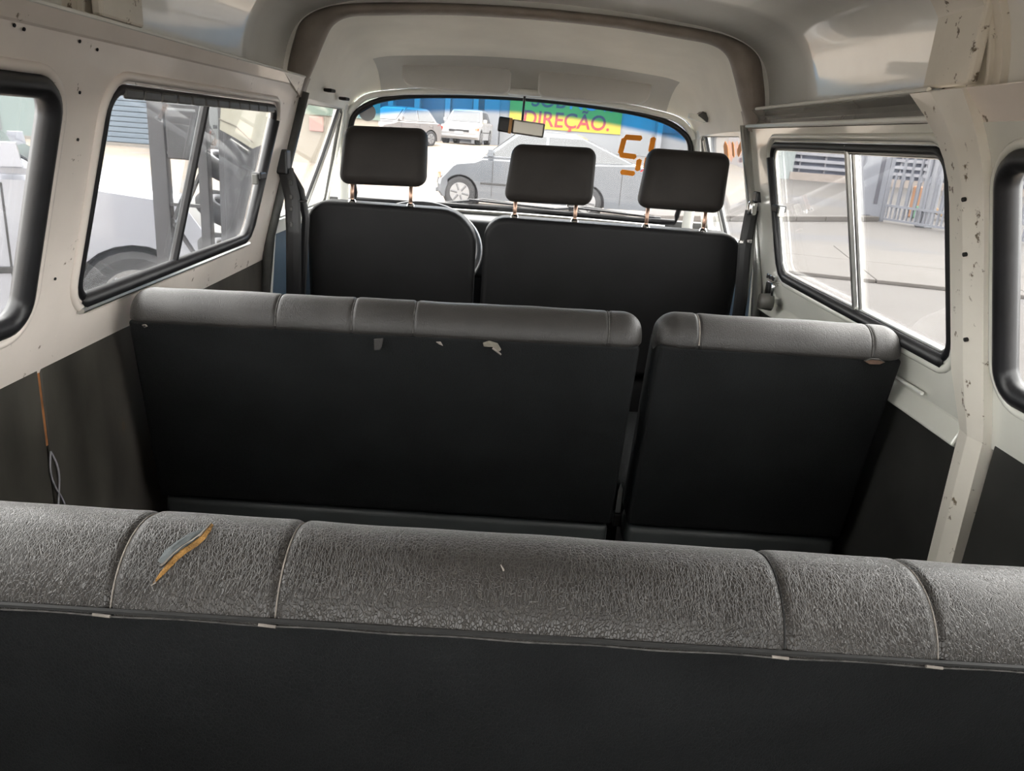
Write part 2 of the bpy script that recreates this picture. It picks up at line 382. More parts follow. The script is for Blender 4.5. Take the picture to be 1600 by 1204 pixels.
# gutter shelves between wall top and roof
def sweep_y(profile, y0, y1):
    b = MB(); n = len(profile)
    return b.prism([(x, y0, z) for x, z in profile], (0, y1 - y0, 0))
tl = thing('trim_1', (-0.66, 1.0, 1.80), label='left roof rail ledge with a worn bright edge', cat='rail', kind='structure')
sweep_y([(-0.646, 1.812), (-0.634, 1.836), (-0.646, 1.838), (-0.712, 1.822), (-0.712, 1.808), (-0.66, 1.80)], YR, 2.355).go('ledge', PAINT, tl, world=True, bevel=0.002)
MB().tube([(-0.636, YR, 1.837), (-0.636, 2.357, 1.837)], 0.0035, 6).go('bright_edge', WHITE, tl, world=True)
# cut end of the rail, a folded triangular flap
MB().prism([(-0.634, 2.352, 1.838), (-0.634, 2.13, 1.838), (-0.650, 2.352, 1.785)], (-0.012, 0.004, 0)).go('folded_end', PAINT_R, tl, world=True)
tr = thing('trim_2', (0.66, 1.0, 1.78), label='right roof rail with glossy channel above the sliding door', cat='rail', kind='structure')
ch = [(0.712, 1.822), (0.652, 1.842), (0.646, 1.838), (0.664, 1.822), (0.670, 1.812), (0.664, 1.802), (0.650, 1.797), (0.648, 1.792), (0.668, 1.786), (0.712, 1.790)]
sweep_y(ch, 1.36, 2.37).go('channel', mat('channel_paint', (0.20, 0.197, 0.187), 0.12, coat=1.0, var=0.1), tr, world=True)
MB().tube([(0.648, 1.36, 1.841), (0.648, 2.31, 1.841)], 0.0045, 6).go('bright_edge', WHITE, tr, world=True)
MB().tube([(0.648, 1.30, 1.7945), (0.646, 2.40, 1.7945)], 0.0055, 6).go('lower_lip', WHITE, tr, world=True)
MB().tube([(0.668, 1.30, 1.772), (0.668, 2.36, 1.772)], 0.005, 6).go('door_drip', ALU, tr, world=True)
sweep_y([(0.646, 1.812), (0.634, 1.836), (0.646, 1.838), (0.712, 1.822), (0.712, 1.808), (0.66, 1.78)], YR, 1.30).go('rear_ledge', PAINT, tr, world=True, bevel=0.002)

# roof bow: crossing strap with its two flat feet
bow = thing('trim_3', (0, 1.34, 1.83), label='white painted roof bow strap crossing the ceiling', cat='roof bow', kind='structure')
def strap(y0, y1, off, prof):
    rows = []
    for x, z in prof:
        v = Vector((x, z - 1.9)); n2 = v.normalized()
        rows.append([Vector((x - n2.x * off, y0, z - n2.y * off)), Vector((x - n2.x * off, y1, z - n2.y * off)),
                     Vector((x + n2.x * 0.004, y1, z + n2.y * 0.004)), Vector((x + n2.x * 0.004, y0, z + n2.y * 0.004))])
    return MB().grid(rows, True)
strap(1.265, 1.40, 0.022, RS[2:-2]).go('strap', PAINT_R, bow, world=True, bevel=0.003)
strap(1.245, 1.265, 0.012, RS[2:-2]).go('strap_flange', PAINT_R, bow, world=True)
for s in (-1, 1):
    MB().rbox((s * 0.655, 1.262, 1.845), (s * 0.672, 1.40, 1.965), 0.005, 2, Matrix.Translation((0, 0, 0))).go('strap_foot', PAINT_R, bow, world=True)
    for y in (1.285, 1.375):
        MB().rbox((s * 0.645, y - 0.014, 1.818), (s * 0.66, y + 0.014, 1.832), 0.003, 2).go('weld_tab', PAINT_R, bow, world=True)

# right pillar strip between the sliding door and the rear window
pr = thing('trim_4', (0.78, 1.2, 0.5), label='chipped white pillar between sliding door and right rear window', cat='pillar', kind='structure')
def pil(z):
    if z < 1.30: return 1.168, 1.236
    if z < 1.40: t = (z - 1.30) / 0.10; return 1.166, 1.236 + 0.026 * t
    if z < 1.68: return 1.166, 1.262
    t = (z - 1.68) / 0.16; return 1.166 + 0.06 * t * t, 1.262 + 0.125 * t * t
rows = []
for i in range(40):
    z = 0.52 + (1.838 - 0.52) * i / 39; a, b = pil(z)
    if z < 1.30: xo = 0.768 + 0.02 * (1.30 - z); pin = [Vector((xo, a, z)), Vector((xo - 0.006, (a + b) / 2, z)), Vector((xo, b, z)), Vector((0.80, b, z)), Vector((0.80, a, z))]
    else: pin = [W(1, a, z, 0.014), W(1, (a + b) / 2, z, 0.020), W(1, b, z, 0.014), W(1, b, z, -0.004), W(1, a, z, -0.004)]
    rows.append(pin)
MB().grid(rows, True).go('pillar_face', PAINT_R, pr, world=True)
# sliding door: pressed lower ledge, lock knob and mechanism
dr = thing('door_1', (0.78, 1.7, 0.52), label='sliding door inner skin with pressed ledge and lock', cat='door', kind='structure')
MB().prism([(0.781, 1.245, 1.375), (0.781, 1.245, 1.30), (0.766, 1.245, 1.262), (0.784, 1.245, 1.255), (0.80, 1.245, 1.30)], (0, 1.13, 0)).go('ledge', PAINT_D, dr, world=True, bevel=0.004)
MB().rbox((0.765, 1.37, 1.312), (0.772, 1.50, 1.319), 0.003, 2).go('painted_glint', WHITE, dr, world=True)  # white strip painted in for the bright glint along the ledge
lk = MB().rbox((0.738, 2.19, 1.325), (0.78, 2.25, 1.372), 0.008, 3).go('lock_case', CHROME, dr, world=True, smooth=True)
MB().cyl((0.715, 2.205, 1.315), (0.75, 2.205, 1.315), 0.022, 16, 0.026).go('lock_knob', mat('knob_grey', (0.10, 0.095, 0.085), 0.4), lk, world=True, smooth=True)
for i in range(3): MB().rbox((0.742, 2.20 + 0.025 * i, 1.375), (0.766, 2.215 + 0.025 * i, 1.39), 0.003, 2).go('lock_tooth', CHROME, lk, world=True)

# closed tailgate behind the luggage space
tg = thing('wall_rear', (0, YR, 0.5), label='painted tailgate with a wide window behind the luggage space', cat='wall', kind='structure')
V, F = sheet([(-0.80, 0.46), (0.80, 0.46), (0.80, 1.30), (0.70, 1.83), (0.66, 1.97), (0.53, 2.05), (0, 2.085), (-0.53, 2.05), (-0.66, 1.97), (-0.70, 1.83), (-0.80, 1.30)], [rrect(-0.55, 0.55, 1.38, 1.80, 0.07)],
             lambda u, v: Vector((u, YR - 0.005, v)), lambda u, v: Vector((u, YR - 0.045, v))); obj('tailgate_skin', V, F, PAINT, tg, world=True)
V, F = sheet(rrect(-0.56, 0.56, 1.37, 1.81, 0.07), [], lambda u, v: Vector((u, YR - 0.023, v)), lambda u, v: Vector((u, YR - 0.027, v))); obj('pane', V, F, GLR, tg, world=True)
MB().tube([Vector((u, YR - 0.002, v)) for u, v in rrect(-0.55, 0.55, 1.38, 1.80, 0.07)], 0.014, 8, True).go('seal', RUBBER, tg, world=True, smooth=True)

# ------------------------------------------------------------------ cab shell: arch, headliner, pillars, windshield, doors
AO = [(-0.668, 1.775), (-0.690, 1.815), (-0.690, 1.86), (-0.672, 1.93), (-0.648, 1.985), (-0.585, 2.022), (-0.48, 2.042), (-0.25, 2.058), (0, 2.064)]
AO = smooth_curve(AO + [(-x, z) for x, z in reversed(AO[:-1])], 6)
AI = [(-0.650, 1.782), (-0.638, 1.82), (-0.615, 1.87), (-0.590, 1.93), (-0.562, 1.980), (-0.515, 2.005), (-0.43, 2.015), (-0.23, 2.030), (0, 2.035)]
AI = smooth_curve(AI + [(-x, z) for x, z in reversed(AI[:-1])], 6)
ar = thing('trim_5', (0, 2.39, 1.78), label='dark taupe padded arch trim at the back of the cab headliner', cat='trim', kind='structure')
b = MB(); rows = []
for (xo, zo), (xi, zi) in zip(AO, AI):
    o3 = Vector((xo, 0, zo)); i3 = Vector((xi, 0, zi)); mid = (o3 + i3) / 2
    out = (o3 - i3).normalized()
    ring = []
    for (t, y) in ((1.0, 2.405), (1.0, 2.375), (0.85, 2.350), (0.5, 2.340), (0.15, 2.350), (0.0, 2.375), (0.0, 2.405), (0.5, 2.41)):
        p = i3 + (o3 - i3) * t; ring.append(Vector((p.x, y, p.z)))
    rows.append(ring)
b.grid(rows, True).go('arch_pad', TAUPE, ar, world=True, smooth=True)
# closing wall from arch to roof skin
rows = []
for sc_, y in ((0.0, 2.388), (0.09, 2.388), (0.09, 2.415), (0.0, 2.415)):
    rows.append([Vector((x * (1 + sc_), y, z + (0.07 if z > 1.95 else 0.03) * (sc_ / 0.09))) for x, z in AO])
MB().grid(rows).go('arch_backing', ROOF, ar, world=True)
# headliner loft
hl = thing('trim_6', (0, 2.8, 1.80), label='beige moulded cab headliner above the windshield', cat='headliner', kind='structure')
FR = [(-0.668, 1.755), (-0.662, 1.775), (-0.640, 1.80), (-0.61, 1.825), (-0.57, 1.840), (-0.50, 1.852), (-0.42, 1.862), (-0.22, 1.875), (0, 1.880)]
FR = smooth_curve(FR + [(-x, z) for x, z in reversed(FR[:-1])], 6)
rows = []
for t, y in ((0, 2.39), (0.02, 2.45), (0.10, 2.60), (0.20, 2.72), (0.29, 2.82), (0.37, 2.91), (0.46, 2.97), (0.60, 3.02), (0.78, 3.055), (1.0, 3.08)):
    rows.append([Vector((a[0] + (c[0] - a[0]) * t, y, a[1] + (c[1] - a[1]) * t)) for a, c in zip(AI, FR)])
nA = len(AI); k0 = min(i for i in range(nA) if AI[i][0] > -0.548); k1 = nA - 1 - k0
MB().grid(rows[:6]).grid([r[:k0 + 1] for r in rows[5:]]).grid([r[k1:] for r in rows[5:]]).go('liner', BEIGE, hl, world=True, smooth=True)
MB().grid([r[k0:k1 + 1] for r in rows[5:]]).go('front_panel', mat('shaded_liner_grey', (0.58, 0.57, 0.54), 0.7, var=0.06, vscale=5), hl, world=True, smooth=True)  # neutral grey front of the liner, its shading put into the colour
# outer cab roof so that no sky shows above the liner
rows = []
for t, y in ((0, 2.40), (0.1, 2.7), (0.35, 2.95), (0.8, 3.10), (1.0, 3.14)):
    rows.append([Vector(((a[0] + (c[0] - a[0]) * t) * 1.06, y, a[1] + (c[1] - a[1]) * t + 0.045 * (1 - 0.5 * t))) for a, c in zip(AI, FR)])
MB().grid(rows).go('outer_roof', WHITE, hl, world=True, smooth=True)
# windshield header: pale strip under the visors
hd = [Vector((x * 0.985, 3.075, z - 0.012)) for x, z in FR[4:-4]]
MB().tube(hd, 0.011, 8, flat=1.3).go('header_strip', WHITE, hl, world=True, smooth=True)
# slots in the liner corner
for (x, y, z) in ((-0.63, 2.60, 1.815), (-0.63, 2.82, 1.80)):
    MB().rbox((x - 0.004, y - 0.03, z - 0.006), (x + 0.022, y + 0.03, z + 0.004), 0.003, 2).go('liner_slot', HOLE, hl, world=True)

# windshield
def WS(x, z, off=0):
    t = (z - 1.42) / 0.44
    return Vector((x, 3.27 - 0.19 * t + 0.05 - 0.22 * x * x - off, z))
ws = thing('window_5', (0, 3.2, 1.42), label='curved windshield with blue sun strip along the top', cat='windshield', kind='structure')
wp = smooth_curve([(-0.655, 1.43), (-0.665, 1.60), (-0.655, 1.70), (-0.625, 1.765), (-0.53, 1.815), (-0.35, 1.843), (0, 1.858), (0.35, 1.843), (0.53, 1.815), (0.625, 1.765), (0.655, 1.70), (0.665, 1.60), (0.655, 1.43)], 5)
rows = []
n = 28
def ztop(x):
    for (a, za), (c, zc) in zip(wp, wp[1:]):
        if a <= x <= c and za > 1.7: return za + (zc - za) * (x - a) / max(c - a, 1e-6)
    return 1.70
rows_in = []
for i in range(n + 1):
    x = -0.654 + 1.308 * i / n; zt = ztop(x)
    rows_in.append([WS(x, 1.42 + (zt - 1.42) * j / 16) for j in range(17)])
MB().grid(rows_in).go('pane', GLW, ws, world=True, smooth=True)
loop = [WS(x, z, 0.004) for x, z in wp] + [WS(x, 1.425, 0.004) for x in (0.5, 0.25, 0, -0.25, -0.5)]
MB().tube(loop, 0.011, 8, True).go('seal', RUBBER, ws, world=True, smooth=True)
# A pillars and lower front wall
wf = thing('wall_front', (0, 3.3, 0.5), label='front bulkhead of the cab below the windshield', cat='wall', kind='structure')
MB().box((-0.80, 3.30, 0.46), (0.80, 3.36, 1.425)).go('bulkhead', DASH, wf, world=True)
for s in (-1, 1):
    pts = [(s * 0.676, 3.055, 1.79), (s * 0.686, 3.09, 1.72), (s * 0.692, 3.13, 1.62), (s * 0.70, 3.19, 1.42), (s * 0.76, 3.25, 1.1), (s * 0.79, 3.27, 0.5)]
    MB().tube(pts, [0.022, 0.022, 0.021, 0.022, 0.03, 0.03], 10).go('windshield_pillar', WHITE, ws, world=True, smooth=True)
    MB().prism([(s * 0.66, 3.07, 1.80), (s * 0.63, 3.09, 1.80), (s * 0.652, 3.12, 1.68), (s * 0.672, 3.10, 1.68)], (s * 0.03, -0.01, 0)).go('pillar_gusset', WHITE, ws, world=True)
    # closing cheek between pillar and door
    MB().box((s * 0.79, 3.18, 0.46), (s * 0.83, 3.36, 1.42)).go('cheek', WHITE, wf, world=True)

# cab doors
def cab_door(n, s, label):
    root = thing('door_%d' % n, (s * 0.79, 2.75, 0.5), label=label, cat='door', kind='structure')
    MB().box((s * 0.775, 2.40, 0.46), (s * 0.835, 3.20, 1.40)).go('lower_panel', CABBLUE, root, world=True, bevel=0.01)
    o_ = [(2.40, 1.37), (3.17, 1.37), (3.05, 1.80), (2.40, 1.80)]
    h_ = [(2.475, 1.415), (3.125, 1.415), (3.075, 1.60), (3.02, 1.755), (2.99, 1.768), (2.49, 1.768), (2.475, 1.75)]
    V, F = sheet(o_, [h_], lambda u, v: W(s, u, v), lambda u, v: W(s, u, v, -0.04)); obj('window_frame', V, F, WHITE, root, world=True)
    V, F = sheet(h_, [], lambda u, v: W(s, u, v, -0.018), lambda u, v: W(s, u, v, -0.022)); obj('pane', V, F, GLR, root, world=True)
    MB().tube([W(s, y, z, -0.012) for y, z in h_], 0.006, 6, True).go('seal', RUBBER_G, root, world=True)
    MB().tube([W(s, 2.80, 1.415, -0.012), W(s, 2.90, 1.60, -0.012), W(s, 2.965, 1.765, -0.012)], 0.006, 6).go('vent_bar', RUBBER, root, world=True)
    MB().tube([W(s, 2.83, 1.415, -0.014), W(s, 2.93, 1.60, -0.014), W(s, 2.995, 1.75, -0.014)], 0.010, 8).go('vent_frame', ALU, root, world=True)
    # B pillar
    MB().tube([W(s, 2.425, 1.80, -0.010), W(s, 2.425, 1.60, -0.010), W(s, 2.425, 1.38, -0.010), (s * 0.785, 2.425, 1.2), (s * 0.785, 2.425, 0.5)], 0.022, 10, flat=0.7).go('door_pillar', WHITE if s < 0 else PAINT_D, root, world=True, smooth=True)
    MB().tube([W(s, 2.385, 1.80, 0.006), W(s, 2.385, 1.38, 0.006), (s * 0.775, 2.385, 1.2), (s * 0.775, 2.385, 0.5)], 0.016, 8).go('pillar_seam', RUBBER_G if s < 0 else ALU, root, world=True, smooth=True)
    return root
d2 = cab_door(2, -1, 'driver side cab door with vent window and blue-grey panel')
d3 = cab_door(3, 1, 'passenger side cab door with white frame and blue-grey panel')
# ------------------------------------------------------------------ seats
def roll_mesh(x0, x1, yc, zc, R, end=0.04, seams=(), n=160, ph0=205, ph1=-30, waves=0.0):
    """padded roll along x; zc may be a function of x; ends are rounded"""
    zf = zc if callable(zc) else (lambda x: zc)
    xs = sorted(set([x0 + (x1 - x0) * i / n for i in range(n + 1)] + [x0 + end * (1 - math.cos(math.radians(a))) for a in range(0, 91, 9)] + [x1 - end * (1 - math.cos(math.radians(a))) for a in range(0, 91, 9)]
                    + [s + d for s in seams for d in (-0.012, -0.006, -0.003, 0, 0.003, 0.006, 0.012)]))
    rows = []
    for x in xs:
        t = min(x - x0, x1 - x); ins = end - math.sqrt(max(end * end - (end - t) ** 2, 0)) if t < end else 0
        r = R - ins * 0.9
        for s in seams:
            d = abs(x - s); r -= 0.0032 * math.exp(-(d / 0.0035) ** 2)
        r += waves * (math.sin(x * 23 + 1.3) + 0.6 * math.sin(x * 57))
        r = max(r, 0.002)
        rows.append([Vector((x, yc + r * math.cos(math.radians(ph0 + (ph1 - ph0) * j / 36)), zf(x) + r * math.sin(math.radians(ph0 + (ph1 - ph0) * j / 36)))) for j in range(37)])
    b = MB().grid(rows, True); k = len(rows)
    b.F.append(list(range(36, -1, -1))); b.F.append([(k - 1) * 37 + j for j in range(37)])
    return b
def arc_pt(x, ph, yc, zc, R): return Vector((x, yc + R * math.cos(math.radians(ph)), zc + R * math.sin(math.radians(ph))))
def slab(x0, x1, yb, zt, zb, lean, th, r, zl=None, zr=None):
    """backrest slab leaning so that its foot is further forward"""
    b = MB().rbox((x0, 0, zb), (x1, th, zt), r, 5)
    out = []
    for (x, y, z) in b.V:
        zz = z
        if zl is not None: zz = z + (zl + (zr - zl) * (x - x0) / (x1 - x0)) * (z - zb) / (zt - zb)
        out.append((x, yb + y + (zt - z) * math.tan(math.radians(lean)), zz))
    b.V = out; return b
def legs(root, xs, ys, zt):
    for x in xs:
        for y in ys: MB().rbox((x - 0.02, y - 0.02, 0.502), (x + 0.02, y + 0.02, zt), 0.006, 2).go('leg', PLASTIC, root, world=True)

# nearest bench
RB = thing('bench_seat', (0, 0.75, 0.50), label='nearest rear bench with worn grey vinyl top roll torn to the foam', cat='bench seat', group='van bench seats')
YC, ZC, RR = 0.60, 1.31, 0.07
SE = (-0.330, -0.197, 0.222, 0.350)
roll_mesh(-0.755, 0.755, YC, ZC, RR, 0.05, SE, 300, 164, -40, waves=0.0004).go('top_roll', ROLL, RB, world=True, smooth=True)
slab(-0.75, 0.75, YC - RR + 0.003, ZC + 0.0215, 0.86, 9, 0.13, 0.004).go('back_panel', BLACKV, RB, world=True, smooth=True)
for x, m in zip(SE, (THREAD, THREAD, GROOVE, THREAD)):
    sgn = -1 if x < 0 else 1
    MB().tube([arc_pt(x, a, YC, ZC, RR - 0.0026) for a in range(40, 165, 3)], 0.0007, 6).go('seam_thread', m, RB, world=True)
    MB().tube([arc_pt(x + 0.0035, a, YC, ZC, RR - 0.0022) for a in range(40, 165, 3)], 0.0008, 6).go('seam_groove', GROOVE, RB, world=True)
    MB().tube([(x - 0.012, YC - RR + 0.0015, ZC + 0.0205), (x + 0.002, YC - RR + 0.0015, ZC + 0.0195)], 0.0014, 6).go('seam_knot', THREAD, RB, world=True)
MB().tube([(-0.74 + 1.48 * i / 120, YC - RR + 0.0022, ZC + 0.0195 + 0.0006 * math.sin(i * 0.7)) for i in range(121)], 0.0008, 6).go('long_seam_thread', mat('dull_thread', (0.06, 0.057, 0.054), 0.8, var=0.6, vscale=120), RB, world=True)
MB().tube([(-0.74, YC - RR + 0.003, ZC + 0.0235), (0.74, YC - RR + 0.003, ZC + 0.0235)], 0.0024, 6).go('long_seam_groove', GROOVE, RB, world=True)
# tear with foam showing
def patch(name, pts, m, root, h, R=RR, inner=None):
    """small raised patch lying on the roll, given as (x, angle) outline"""
    cx = sum(p[0] for p in pts) / len(pts); ca = sum(p[1] for p in pts) / len(pts)
    V = [arc_pt(x, a, YC, ZC, R - 0.0005) for x, a in pts] + [arc_pt(x, a, YC, ZC, R + h * 0.6) for x, a in pts]
    n = len(pts); F = [(i, (i + 1) % n, n + (i + 1) % n, n + i) for i in range(n)]
    V += [arc_pt(cx + (x - cx) * 0.5, ca + (a - ca) * 0.5, YC, ZC, R + h) for x, a in pts]
    F += [(n + i, n + (i + 1) % n, 2 * n + (i + 1) % n, 2 * n + i) for i in range(n)]
    F.append(tuple(range(2 * n, 3 * n)))
    return obj(name, V, F, m, root, world=True)
patch('torn_flap', [(-0.2720, 94), (-0.2765, 100), (-0.2830, 104), (-0.2895, 111), (-0.2960, 119), (-0.2985, 127), (-0.2935, 129), (-0.2870, 121), (-0.2800, 114), (-0.2740, 107), (-0.2705, 98)], FLAP, RB, 0.0022)
patch('foam_tear', [(-0.2685, 90.5), (-0.2715, 91), (-0.2745, 103), (-0.2765, 109), (-0.2815, 114), (-0.2870, 119), (-0.2930, 127)], FOAM, RB, 0.0012)
def strip(name, ctr, wid, m, root, h):
    L_ = []; R_ = []
    for i, (x, a) in enumerate(ctr): L_.append((x - wid[i], a - wid[i] * 260)); R_.append((x + wid[i], a + wid[i] * 260))
    V = []; F = []
    for (l, r), (x, a) in zip(zip(L_, R_), ctr):
        V += [arc_pt(l[0], l[1], YC, ZC, RR + 0.0002), arc_pt(x, a, YC, ZC, RR + h), arc_pt(r[0], r[1], YC, ZC, RR + 0.0002), arc_pt(x, a, YC, ZC, RR - 0.001)]
    b = MB(); b.grid([V[i * 4:i * 4 + 4] for i in range(len(ctr))], True)
    return b.go(name, m, root, world=True)
strip('foam_tear', [(-0.2690, 91), (-0.2690, 98), (-0.2705, 106), (-0.2740, 112), (-0.2790, 116.5), (-0.2840, 122), (-0.2880, 128), (-0.2920, 134), (-0.2955, 139), (-0.2975, 142)],
      [0.0018, 0.0026, 0.0032, 0.0036, 0.0036, 0.0034, 0.0030, 0.0024, 0.0012, 0.0005], FOAM, RB, 0.0018)
strip('torn_edge', [(-0.2700, 90), (-0.2712, 97), (-0.2730, 104), (-0.2775, 110), (-0.2830, 115), (-0.2880, 121), (-0.2930, 128), (-0.2955, 130)], [0.0007] * 8, THREAD, RB, 0.0026)
strip('torn_edge', [(-0.2970, 138), (-0.2960, 141), (-0.2990, 143)], [0.0008] * 3, THREAD, RB, 0.002)
strip('nick', [(-0.0160, 113), (-0.0140, 116), (-0.0135, 118)], [0.0006, 0.0011, 0.0005], THREAD, RB, 0.001)
MB().rbox((-0.74, 0.74, 0.86), (0.74, 1.12, 0.99), 0.04, 4).go('seat_cushion', BLACKV, RB, world=True, smooth=True)
legs(RB, (-0.65, 0, 0.65), (0.78, 1.06), 0.87)

# middle bench, wide part
def mid_bench(name, x0, x1, zc, label, seams, R=0.052, yc=1.48, light=ROLL2):
    root = thing(name, ((x0 + x1) / 2, 1.75, 0.50), label=label, cat='bench seat', group='van bench seats')
    zf = lambda x: zc[0] + (zc[1] - zc[0]) * (x - x0) / (x1 - x0)
    roll_mesh(x0, x1, yc, zf, R, 0.042, seams, 160, 186, -60, waves=0.0005).go('top_roll', light, root, world=True, smooth=True)
    b = slab(x0 + 0.006, x1 - 0.006, yc - R + 0.004, zc[0] - 0.004, 0.925, 11, 0.11, 0.008, 0, zc[1] - zc[0])
    b.go('back_panel', BLACKV, root, world=True, smooth=True)
    for x in seams:
        MB().tube([Vector((x, yc + (R - 0.0024) * math.cos(math.radians(a)), zf(x) + (R - 0.0024) * math.sin(math.radians(a)))) for a in range(60, 186, 6)], 0.0013, 6).go('seam_thread', THREAD if x in (0.352,) else MATS['dull_thread'], root, world=True)
    MB().rbox((x0 + 0.01, 1.520, 0.845), (x1 - 0.01, 1.63, 0.918), 0.014, 3).go('base_rail', mat('base_grey', (0.032, 0.036, 0.036), 0.5, var=0.2), root, world=True, smooth=True)
    MB().rbox((x0 + 0.005, 1.65, 0.86), (x1 - 0.005, 2.12, 0.99), 0.04, 4).go('seat_cushion', BLACKV, root, world=True, smooth=True)
    legs(root, (x0 + 0.06, x1 - 0.06), (1.63, 2.05), 0.86)
    return root, zf
MBn, zf1 = mid_bench('bench_seat', -0.748, 0.247, (1.338, 1.357), 'wide black middle bench with small rips below its grey top roll', (-0.46, -0.315, -0.197, 0.178))
MSn, zf2 = mid_bench('bench_seat', 0.273, 0.757, (1.362, 1.366), 'narrow single middle seat with a brown slit, beside the sliding door', (0.352, 0.688))
yb = 1.48 - 0.052
def bit(name, poly, m, root, y, th=0.004): return MB().prism([(x, y, z) for x, z in poly], (0, th, 0)).go(name, m, root, world=True, bevel=0.001)
bit('hanging_flap', [(-0.270, 1.333), (-0.252, 1.336), (-0.255, 1.318), (-0.258, 1.312), (-0.269, 1.311)], ROLL2, MBn, yb - 0.006)
bit('rip', [(-0.152, 1.335), (-0.143, 1.336), (-0.138, 1.328), (-0.146, 1.331)], THREAD, MBn, yb - 0.003)
bit('rip', [(-0.062, 1.340), (-0.050, 1.345), (-0.034, 1.341), (-0.026, 1.329), (-0.030, 1.325), (-0.044, 1.333), (-0.060, 1.333)], mat('rip_grey', (0.17, 0.155, 0.125), 0.8, var=0.3, vscale=60), MBn, yb - 0.004)
bit('rip_edge', [(-0.044, 1.330), (-0.026, 1.318), (-0.025, 1.321), (-0.042, 1.333)], THREAD, MBn, yb - 0.006, 0.003)
bit('hole', [(-0.712, 1.328), (-0.705, 1.330), (-0.701, 1.326), (-0.707, 1.323)], THREAD, MBn, yb - 0.003)
bit('hole', [(-0.709, 1.3275), (-0.7055, 1.3285), (-0.7035, 1.326), (-0.707, 1.325)], HOLE, MBn, yb - 0.0045)
bit('slit', [(0.672, 1.357), (0.684, 1.361), (0.700, 1.361), (0.714, 1.357), (0.704, 1.352), (0.684, 1.351)], mat('brown_slit', (0.14, 0.085, 0.06), 0.8, var=0.3, vscale=50), MSn, yb - 0.003)
bit('slit_edge', [(0.672, 1.357), (0.684, 1.3635), (0.700, 1.3635), (0.714, 1.357), (0.700, 1.3605), (0.684, 1.3605)], ROLL2, MSn, yb - 0.006, 0.006)
bk = thing('seat_buckle', (0.262, 1.56, 0.90), label='pale belt tongue in the gap between middle bench and single seat', cat='buckle')
MB().prism([(-0.006, 0, 0.03), (0.005, 0, 0.03), (0.004, 0, 0.09), (-0.001, 0, 0.105), (-0.005, 0, 0.085)], (0, 0.004, 0)).go('tongue', mat('buckle_white', (0.5, 0.52, 0.56), 0.4), bk)
MB().rbox((-0.01, -0.008, 0.0), (0.009, 0.012, 0.032), 0.003, 2).go('stalk', PLASTIC, bk)

# cab seats
def prism_back(x0, x1, z0, z1, y0, th, rs, bev, m, name, root):
    P = rrect(x0, x1, z0, z1, rs, 8)
    b = MB().prism([(x, y0 + (z1 - z) * 0.10, z) for x, z in P], (0, th, 0))
    return b.go(name, m, root, world=True, bevel=bev, seg=5, smooth=True)
def headrest(root, x0, x1, z0, z1, zs, y=2.41, tilt=0, skew=0.008):
    b = MB().rbox((x0, y, z0), (x1, y + 0.085, z1), 0.030, 5)
    cx = (x0 + x1) / 2; V = []
    for (x, yy, z) in b.V:
        t = (z - z0) / (z1 - z0); bulge = 1 - 0.07 * max(t, 0) ** 2
        V.append((cx + (x - cx) * bulge + skew * t, yy, z + tilt * (x - cx)))
    b.V = V
    h = b.go('headrest', HEADV, root, world=True, smooth=True)
    for px in (x0 + 0.036, x1 - 0.046):
        MB().cyl((px, y + 0.045, zs - 0.02), (px, y + 0.045, z0 + 0.02), 0.006, 10).go('post', BRASSY, h, world=True, smooth=True)
        MB().cyl((px, y + 0.045, zs - 0.012), (px, y + 0.045, zs + 0.009), 0.017, 14, 0.010).go('post_collar', CHROME, h, world=True, smooth=True)
    return h
DS = thing('driver_seat', (-0.39, 2.6, 0.50), label='black driver seat with one headrest in front of the steering wheel', cat='seat')
prism_back(-0.655, -0.128, 0.98, 1.489, 2.42, 0.11, [0.02, 0.11, 0.07, 0.02], 0.028, SEATV, 'backrest', DS)
headrest(DS, -0.555, -0.291, 1.546, 1.718, 1.488, tilt=0.03)
MB().rbox((-0.65, 2.52, 0.80), (-0.14, 2.95, 0.97), 0.05, 4).go('seat_cushion', SEATV, DS, world=True, smooth=True)
MB().box((-0.62, 2.48, 0.502), (-0.17, 2.92, 0.82)).go('seat_box', PLASTIC, DS, world=True)
PS = thing('passenger_seat', (0.3, 2.6, 0.50), label='black double passenger bench with two headrests in the cab', cat='seat')
prism_back(-0.103, 0.712, 0.98, 1.478, 2.42, 0.11, [0.02, 0.07, 0.07, 0.02], 0.028, SEATV, 'backrest', PS)
headrest(PS, -0.047, 0.224, 1.528, 1.700, 1.478, tilt=0.02)
headrest(PS, 0.366, 0.629, 1.537, 1.715, 1.478, tilt=0.0, y=2.405)
MB().rbox((-0.10, 2.52, 0.80), (0.71, 2.95, 0.97), 0.05, 4).go('seat_cushion', SEATV, PS, world=True, smooth=True)
MB().box((-0.07, 2.48, 0.502), (0.68, 2.92, 0.82)).go('seat_box', PLASTIC, PS, world=True)

# steering wheel
tl_ = math.radians(48)
SW = thing('steering_wheel', (-0.352, 2.80, 1.305), label='dark steering wheel rim rising behind the driver seat', cat='steering wheel', rot=(tl_ - math.pi / 2 + math.radians(42), 0, 0))
SW.rotation_euler = (math.radians(40), 0, 0)
MB().ring((0, 0, 0), (0, 0, 1), 0.225, 0.014, 48, 10).go('rim', mat('wheel_rim', (0.03, 0.03, 0.032), 0.3), SW, smooth=True)
for a in (200, 340):
    MB().tube([(0, 0, -0.03), (0.222 * math.cos(math.radians(a)), 0.222 * math.sin(math.radians(a)), 0)], 0.014, 8, flat=0.6).go('spoke', PLASTIC, SW)
MB().cyl((0, 0, -0.05), (0, 0, 0.0), 0.06, 20, 0.045).go('hub', PLASTIC, SW, smooth=True)
MB().cyl((0, 0, -0.09), (0, 0, -0.04), 0.022, 12).go('column', PLASTIC, SW)
